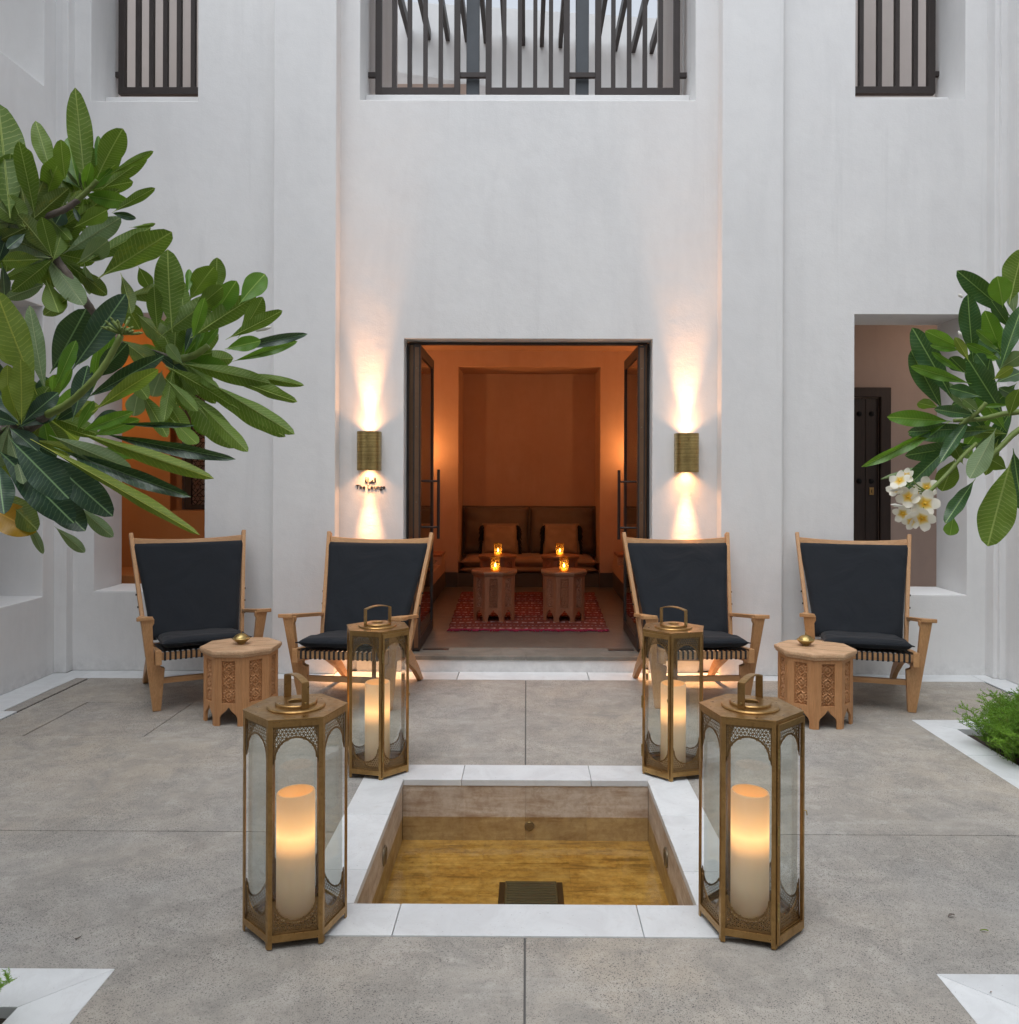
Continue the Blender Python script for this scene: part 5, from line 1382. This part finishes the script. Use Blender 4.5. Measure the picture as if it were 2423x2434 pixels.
LN_ = [('t', 430,600, 766,125, 165, -.05), ('t', 305,610, 525,215, 185, .03), ('p', 280,740, 180,195, 100, 0), ('y', 225,740, -25,105, 190, -.06), ('y', 130,920, 125,525, 132, -.09), ('y', 50,820, 45,560, 95, -.03), ('y', 120,580, -30,420, 95, 0),
 ('l', 335,700, 462,412, 84, -.06), ('t', 440,900, 535,560, 115, .02), ('t', 590,640, 774,428, 125, .06), ('t', 515,765, 1000,500, 100, -.03), ('y', 560,845, 960,588, 100, -.05), ('l', 495,965, 810,845, 78, -.06), ('l', 560,990, 852,890, 84, -.03),
 ('l', 465,965, 572,778, 58, -.04), ('l', 355,745, 438,578, 42, -.08), ('l', 318,720, 325,618, 40, -.07), ('t', 700,915, 1185,926, 34, -.05), ('y', 420,950, 1304,1250, 96, -.10), ('t', 600,970, 1425,1130, 78, .0), ('p', 300,985, 796,1190, 116, -.06),
 ('y', 190,1010, 1212,1592, 76, -.12), ('t', 330,1060, 1164,1362, 96, -.02), ('t', 60,1010, 420,1372, 200, -.14), ('t', -30,1060, 450,1522, 200, -.06), ('t', 220,1060, 688,1480, 180, .0), ('t', 200,1250, 520,1570, 170, .05),
 ('t', -10,1150, 25,1462, 150, -.1), ('s', -60,1300, 225,1560, 150, .04), ('p', 150,1480, 262,1706, 50, .08), ('p', 330,1540, 517,1700, 66, .1), ('p', 480,1420, 690,1606, 84, .08), ('t', 545,920, 740,860, 100, .04),
 ('l', 600,1060, 815,1120, 62, .05), ('t', 20,800, -20,540, 80, .04), ('t', 120,880, 60,640, 100, .06), ('t', 300,860, 60,760, 90, .06), ('l', 480,560, 560,420, 60, .08), ('l', 560,740, 600,440, 60, .08), ('l', 590,620, 690,360, 70, .1),
 ('y', 200,1010, 520,1100, 70, -.02), ('t', 340,900, 470,820, 60, .05), ('l', 400,1160, 560,1200, 60, .1), ('t', 20,960, -60,1180, 90, .05), ('t', 150,960, 330,1150, 110, .08), ('t', 430,1060, 640,1250, 110, .1)]
for (k, x0, y0, x1, y1, w, dz) in LN_:
    leaf(lt, k, L_(x0, y0), L_(x1, y1), w*.39, YN+dz, rl.uniform(-.05, .05), curl=rl.choice((-.05, 0, .05)), roll=rl.uniform(-14, 14))
leaf(lt, 'o', L_(-120, 1400), L_(215, 1575), 185*.39, YN+.02, 0, bend=.12)
for (cx, cy, Y, n_, kinds, a0, a1) in ((*A(480, 1100), YF+.06, 9, 'ulus', -2.9, .3), (*A(250, 1420), YF+.08, 14, 'usup', -2.6, 1.6), (*A(80, 1230), YF+.08, 10, 'usu', 1.5, 5), (*L_(1080, 540), YF+.16, 16, 'uulu', -2.2, 1.9), (*L_(280, 860), YN+.10, 14, 'tuyl', 0, 6.28), (*L_(-20, 960), YN+.08, 12, 'tty', 0, 6.28), (*L_(120, 930), YN-.04, 9, 'tyut', 3.3, 6.1), (*L_(60, 940), YN-.03, 8, 'ttpt', .3, 2.6), (*A(150, 1300), YF-.05, 7, 'usup', 2.6, 5.6), (*A(300, 1480), YF-.05, 6, 'upus', 2.4, 5.2)):
    for k in range(n_):
        a = a0+(a1-a0)*(k+rl.uniform(.1, .9))/n_; l = rl.uniform(85, 140)
        leaf(lt, rl.choice(kinds), (cx+rl.uniform(-8, 8), cy+rl.uniform(-8, 8)), (cx+l*math.cos(a), cy+l*math.sin(a)), rl.uniform(34, 48), Y, rl.uniform(-.05, .12), curl=rl.choice((-.06, 0, .06)))
# leaves further back in the crown so that it has depth
for (cx, cy, Y, n_, kinds) in ((*A(380, 1180), YF+.28, 9, 'uus'), (*A(60, 1500), YF+.22, 10, 'utu'), (*L_(1050, 560), YF+.25, 8, 'uu'), (*L_(150, 900), YN+.25, 14, 'ttu')):
    for k in range(n_):
        a = rl.uniform(0, 2*PI); l = rl.uniform(75, 115); cx2, cy2 = cx+rl.uniform(-25, 15), cy+rl.uniform(-20, 20)
        leaf(lt, rl.choice(kinds), (cx2, cy2), (cx2+l*math.cos(a), cy2+l*math.sin(a)*.9), rl.uniform(26, 42), Y, rl.uniform(-.05, .12))

rt = empty('frangipani_tree', (1.95, 2.6, -.03), 0, 'frangipani tree with a bunch of white flowers reaching in from the right of the court', 'tree')
YR = 2.62
MB().tube([(0, 0, 0), (-.03, .03, .5), (.02, -.03, .9), (-.04, .0, 1.2), (-.02, .02, 1.5)], [.08, .07, .062, .055, .045], 12).build('trunk', M['bark'], rt, smooth=180)
b3(rt, [(1.90, 2.62, 1.15), (1.8, 2.66, 1.35), w_(*T(1010, 980), YR)], [.04, .025, .011])
b3(rt, [(1.92, 2.6, .95), (1.8, 2.6, 1.2), w_(*T(1010, 1080), YR)], [.04, .025, .011])
branch(rt, [(*T(1010, 970), YR), (*T(860, 990), YR), (*T(730, 1020), YR), (*T(560, 1030), YR)], (.010, .006), 'greenstem')
branch(rt, [(*T(1010, 1060), YR), (*T(930, 1110), YR), (*T(860, 1180), YR), (*T(780, 1260), YR)], (.010, .007), 'greenstem')
branch(rt, [(*T(760, 920), YR-.03), (*T(700, 985), YR-.02), (*T(600, 1060), YR)], (.006, .008), 'greenstem')
branch(rt, [(*T(700, 1170), YR-.02), (*T(610, 1255), YR-.04), (*T(500, 1380), YR-.06), (*T(405, 1470), YR-.06)], (.006, .0065), 'greenstem', 'flower_stalk')
LR_ = [('t', 925,405, 582,112, 120), ('l', 862,340, 828,146, 130), ('u', 900,320, 985,-20, 150), ('p', 935,385, 908,198, 66), ('t', 682,670, 648,256, 120), ('t', 915,470, 795,300, 70), ('l', 852,610, 752,360, 105), ('t', 845,720, 985,320, 100),
 ('t', 565,915, 308,462, 135), ('t', 500,975, 300,600, 125), ('l', 610,585, 390,482, 86), ('l', 600,600, 418,568, 50), ('l', 670,805, 298,696, 70), ('l', 635,745, 425,608, 40), ('l', 550,1035, 155,1008, 98), ('l', 540,1035, -2,1312, 62),
 ('t', 875,1010, 650,655, 138), ('p', 690,1000, 500,795, 72), ('y', 655,668, 568,520, 56), ('l', 850,600, 700,475, 62), ('t', 810,1085, 290,1115, 110), ('t', 710,1175, 262,1245, 105), ('t', 600,1125, 228,1486, 96), ('t', 670,1005, 478,1286, 72),
 ('p', 822,1075, 662,1380, 118), ('p', 500,1285, 118,1388, 28), ('l', 575,1150, 668,1255, 66), ('u', 570,1260, 490,1462, 125), ('t', 695,1385, 508,1660, 84), ('l', 560,1610, 538,1734, 84), ('u', 915,1270, 770,1800, 200), ('t', 925,1200, 985,1580, 130),
 ('u', 890,1330, 790,1270, 90), ('l', 915,935, 745,942, 28), ('t', 810,800, 975,735, 92), ('y', 800,780, 925,700, 62), ('p', 845,710, 985,620, 95), ('t', 735,885, 535,830, 84), ('t', 640,740, 540,640, 90), ('t', 985,900, 835,830, 66),
 ('l', 835,640, 640,560, 56), ('t', 700,1000, 440,960, 70), ('u', 900,1010, 960,840, 90), ('t', 640,1080, 280,1100, 90), ('u', 620,1300, 560,1180, 70), ('l', 850,660, 720,600, 40), ('t', 760,700, 700,620, 70), ('u', 470,950, 340,920, 66), ('p', 720,980, 620,900, 60)]
for (k, x0, y0, x1, y1, w) in LR_:
    k = 'g' if k == 't' else k
    leaf(rt, k, T(x0, y0), T(x1, y1), w*.388, YR+rl.uniform(-.06, .09)-(.1 if w > 150 else 0), rl.uniform(-.08, .08), curl=rl.choice((-.06, 0, .06)), face='t' if k in 'gtl' else 'u')
for k in range(16):
    a = rl.uniform(PI*.5, PI*1.5); l = rl.uniform(80, 115); cx, cy = T(rl.uniform(780, 960), rl.uniform(600, 1150))
    leaf(rt, rl.choice('gglu'), (cx, cy), (cx+l*math.cos(a), cy+l*math.sin(a)), rl.uniform(28, 42), YR+.25, rl.uniform(-.05, .12))
# flowers
pm_ = MB(); n_ = 8
for i in range(n_+1):
    t_ = i/n_
    w = .40*math.sin(PI*min(.999, t_**1.1)*.93+.03)**.6 + .02
    for j in range(5):
        s_ = -1+j/2
        pm_.v.append((w*s_, t_, .22*t_*t_-.05*t_ + .10*(1-abs(s_))*0 + .10*s_*t_))
for i in range(n_):
    for j in range(4): a = i*5+j; pm_.f.append((a, a+1, a+6, a+5))
petal = pm_.mesh('petal', M['petal'], 180)
th = MB().lathe([(.0001, .02), (.10, .05), (.12, .08), (.0, .10)][:3], 14).mesh('throat', M['petalc'], 180)
fcl = [(385, 1538, 78, 0), (368, 1628, 72, -.02), (285, 1500, 66, .02), (395, 1440, 62, .03), (232, 1400, 60, 0), (250, 1600, 55, .02), (300, 1648, 48, .0), (205, 1450, 50, .03), (275, 1370, 46, .02), (335, 1480, 50, .04)]
rf = random.Random(3)
for (x, y, r_, dy) in fcl:
    p = at(*T(x, y), YR-.06+dy); v = (Vector((0, 0, 1.5))-p).normalized()
    c_ = at(*T(330, 1520), YR); out_ = (p-c_); out_.y = 0
    ax = (v*1.0+out_*9+Vector((rf.uniform(-.25, .25), 0, rf.uniform(-.25, .2)))).normalized()
    sc_ = r_*.388/2023.2*p.y*1.05
    q = ax.to_track_quat('Z', 'Y').to_matrix().to_4x4()
    fl = empty('flower'); fl.parent = rt; fl.matrix_local = Matrix.Translation(p-rt.location) @ q @ Matrix.Scale(sc_, 4)
    f_ = MB()
    a0 = rf.uniform(0, 6)
    for k in range(5):
        put('petal', petal, fl, mtx=Matrix.Rotation(a0+k*2*PI/5, 4, 'Z') @ Matrix.Translation((0, .05, .06)) @ Matrix.Rotation(R(rf.uniform(-8, 12)), 4, 'X'))
    put('throat', th, fl, mtx=Matrix.Identity(4))
    st_ = at(*T(405, 1470), YR-.05)
    MB().tube([p-v*.004-rt.location, (p*.4+st_*.6)-rt.location+Vector((0, .01, 0)), st_-rt.location], [.0025, .0022, .003], 6).build('flower_stem', M['greenstem'], rt, smooth=180)
for (x, y, x2, y2) in ((175, 1545, 250, 1555), (168, 1460, 235, 1450), (590, 480, 610, 520), (300, 1585, 330, 1500), (590, 255, 615, 275)):
    a, c = at(*T(x, y), YR-.05)-rt.location, at(*T(x2, y2), YR-.05)-rt.location
    MB().tube([a, a.lerp(c, .35), c], [.001, .0055, .003], 8).build('flower_bud', M['bud'], rt, smooth=180)
a, c = at(*L_(1660, 325), YF)-lt.location, at(*L_(1560, 350), YF)-lt.location
MB().tube([a, a.lerp(c, .4), c], [.001, .006, .003], 8).build('flower_bud', M['bud'], lt, smooth=180)

# ------------------------------------------------------------------ asparagus ferns in the beds
def fern(name, loc, rx_, ry_, h, n, seed, label, nb=16):
    r_ = random.Random(seed); root = empty(name, loc, 0, label, 'fern'); st = MB(); fo = MB()
    for i in range(n):
        a = r_.uniform(0, 2*PI); q = math.sqrt(r_.random()); bx, by = rx_*q*math.cos(a)*.75, ry_*q*math.sin(a)*.75
        lean = Vector((math.cos(a)*q, math.sin(a)*q, 0))*r_.uniform(.1, .4)*h*1.2+Vector((r_.uniform(-.05, .05), r_.uniform(-.05, .05), 0))
        hh = h*r_.uniform(.55, 1.05)*(1-.35*q*q)
        if r_.random() < .012: hh *= 1.5
        pts = []
        for k in range(6):
            t_ = k/5; pts.append(Vector((bx, by, 0))+lean*t_**1.6+Vector((0, 0, hh*(t_-.28*t_**3)/.72)))
        st.tube(pts, [.0022, .002, .0018, .0015, .0012, .0008], 3, False)
        for k in range(nb):
            t_ = .18+.82*(k+.5)/nb; f_ = t_*5; i0 = min(4, int(f_)); p = pts[i0].lerp(pts[i0+1], f_-i0)
            az = r_.uniform(0, 2*PI); bl = r_.uniform(.03, .075)*(1.15-t_*.6)*(h/.34)**.5
            d = Vector((math.cos(az), math.sin(az), r_.uniform(.15, .9))).normalized()
            for m_ in range(9):
                pp = p+d*bl*(m_+1)/9
                for s_ in range(3):
                    dd = (d*.6+Vector((r_.uniform(-1, 1), r_.uniform(-1, 1), r_.uniform(-.5, 1)))).normalized()*r_.uniform(.008, .016)
                    sd_ = dd.cross(Vector((r_.uniform(-1, 1), r_.uniform(-1, 1), r_.uniform(-1, 1)))).normalized()*.0015
                    o_ = len(fo.v); fo.v += [tuple(pp-sd_), tuple(pp+sd_), tuple(pp+dd)]; fo.f.append((o_, o_+1, o_+2))
    me = bpy.data.meshes.new('foliage'); me.from_pydata(fo.v, [], fo.f); me.materials.append(M['fern'])
    o = put('foliage', me, root); o['kind'] = 'stuff'
    o = st.build('stems', M['greenstem'], root, smooth=180); o['kind'] = 'stuff'
    return root
def fernmat():
    m = M['fern']; t = m.node_tree; b = t.nodes['Principled BSDF']; b.inputs['Roughness'].default_value = .55
    co = coords(t)
    c = mix(t, ramp(t, noise(t, co, 9, 4, .6), [(.35, 0), (.7, 1)]), (.26, .46, .05), (.13, .28, .03))
    c = mix(t, ramp(t, noise(t, co, 14, 3, .6), [(.62, 0), (.72, .6)]), c, (.28, .26, .06))
    t.links.new(c, b.inputs['Base Color'])
    tl = t.nodes.new('ShaderNodeBsdfTranslucent'); t.links.new(c, tl.inputs[0]); mx = t.nodes.new('ShaderNodeMixShader'); mx.inputs[0].default_value = .35
    out_ = [n for n in t.nodes if n.type == 'OUTPUT_MATERIAL'][0]
    t.links.new(b.outputs[0], mx.inputs[1]); t.links.new(tl.outputs[0], mx.inputs[2]); t.links.new(mx.outputs[0], out_.inputs[0])
fernmat()
fern('asparagus_fern', (3.02, 4.52, -.03), .68, .54, .37, 980, 1, 'bushy bright green asparagus fern filling the bed at the right edge')
fern('asparagus_fern', (2.98, 3.75, -.03), .40, .45, .26, 160, 2, 'asparagus fern at the front of the right hand bed')
fern('asparagus_fern', (-1.60, 2.20, -.03), .20, .18, .23, 110, 3, 'wispy asparagus fern in the near left bed', 12)
fern('asparagus_fern', (1.75, 1.85, -.03), .22, .30, .24, 40, 4, 'low fern in the near right bed under the frangipani')

# ------------------------------------------------------------------ a few dry scraps blown onto the paving
for i, (x, y, s_, a, lb) in enumerate(((2262, 2174, .030, .4, 'small dry brown leaf scrap on the paving right of the near right lantern'), (2340, 2208, .026, 2.4, 'thin curled leaf scrap above the near right marble corner'), (2356, 2352, .014, 1.0, 'tiny brown scrap lying on the near right marble border'), (185, 2236, .020, .9, 'thin dry twig on the paving left of the near left lantern'))):
    Y = 1.5*2023.2/(y-1122.99); p = at(x, y, Y*.998)
    b = MB(); n = 7
    for k in range(n+1):
        t_ = k/n; w = .16*math.sin(PI*t_)**.7+.02
        for j in (-1, 0, 1): b.v.append((s_*(t_-.5), s_*w*j, s_*(.10*abs(j)+.16*math.sin(3*t_+i)+.14)))
    for k in range(n):
        for j in range(2): q = k*3+j; b.f.append((q, q+1, q+4, q+3))
    o = b.build('dry_leaf', M['bark'] if i != 1 else M['leaf_y'], None, smooth=180)
    if i == 1: o.data.uv_layers.new(name='UVMap')
    o.location = (p.x, p.y, .001 if i != 2 else .002); o.rotation_euler = (0, 0, a)
    tag(o, lb, 'dry leaf', 'dry scraps on the paving')
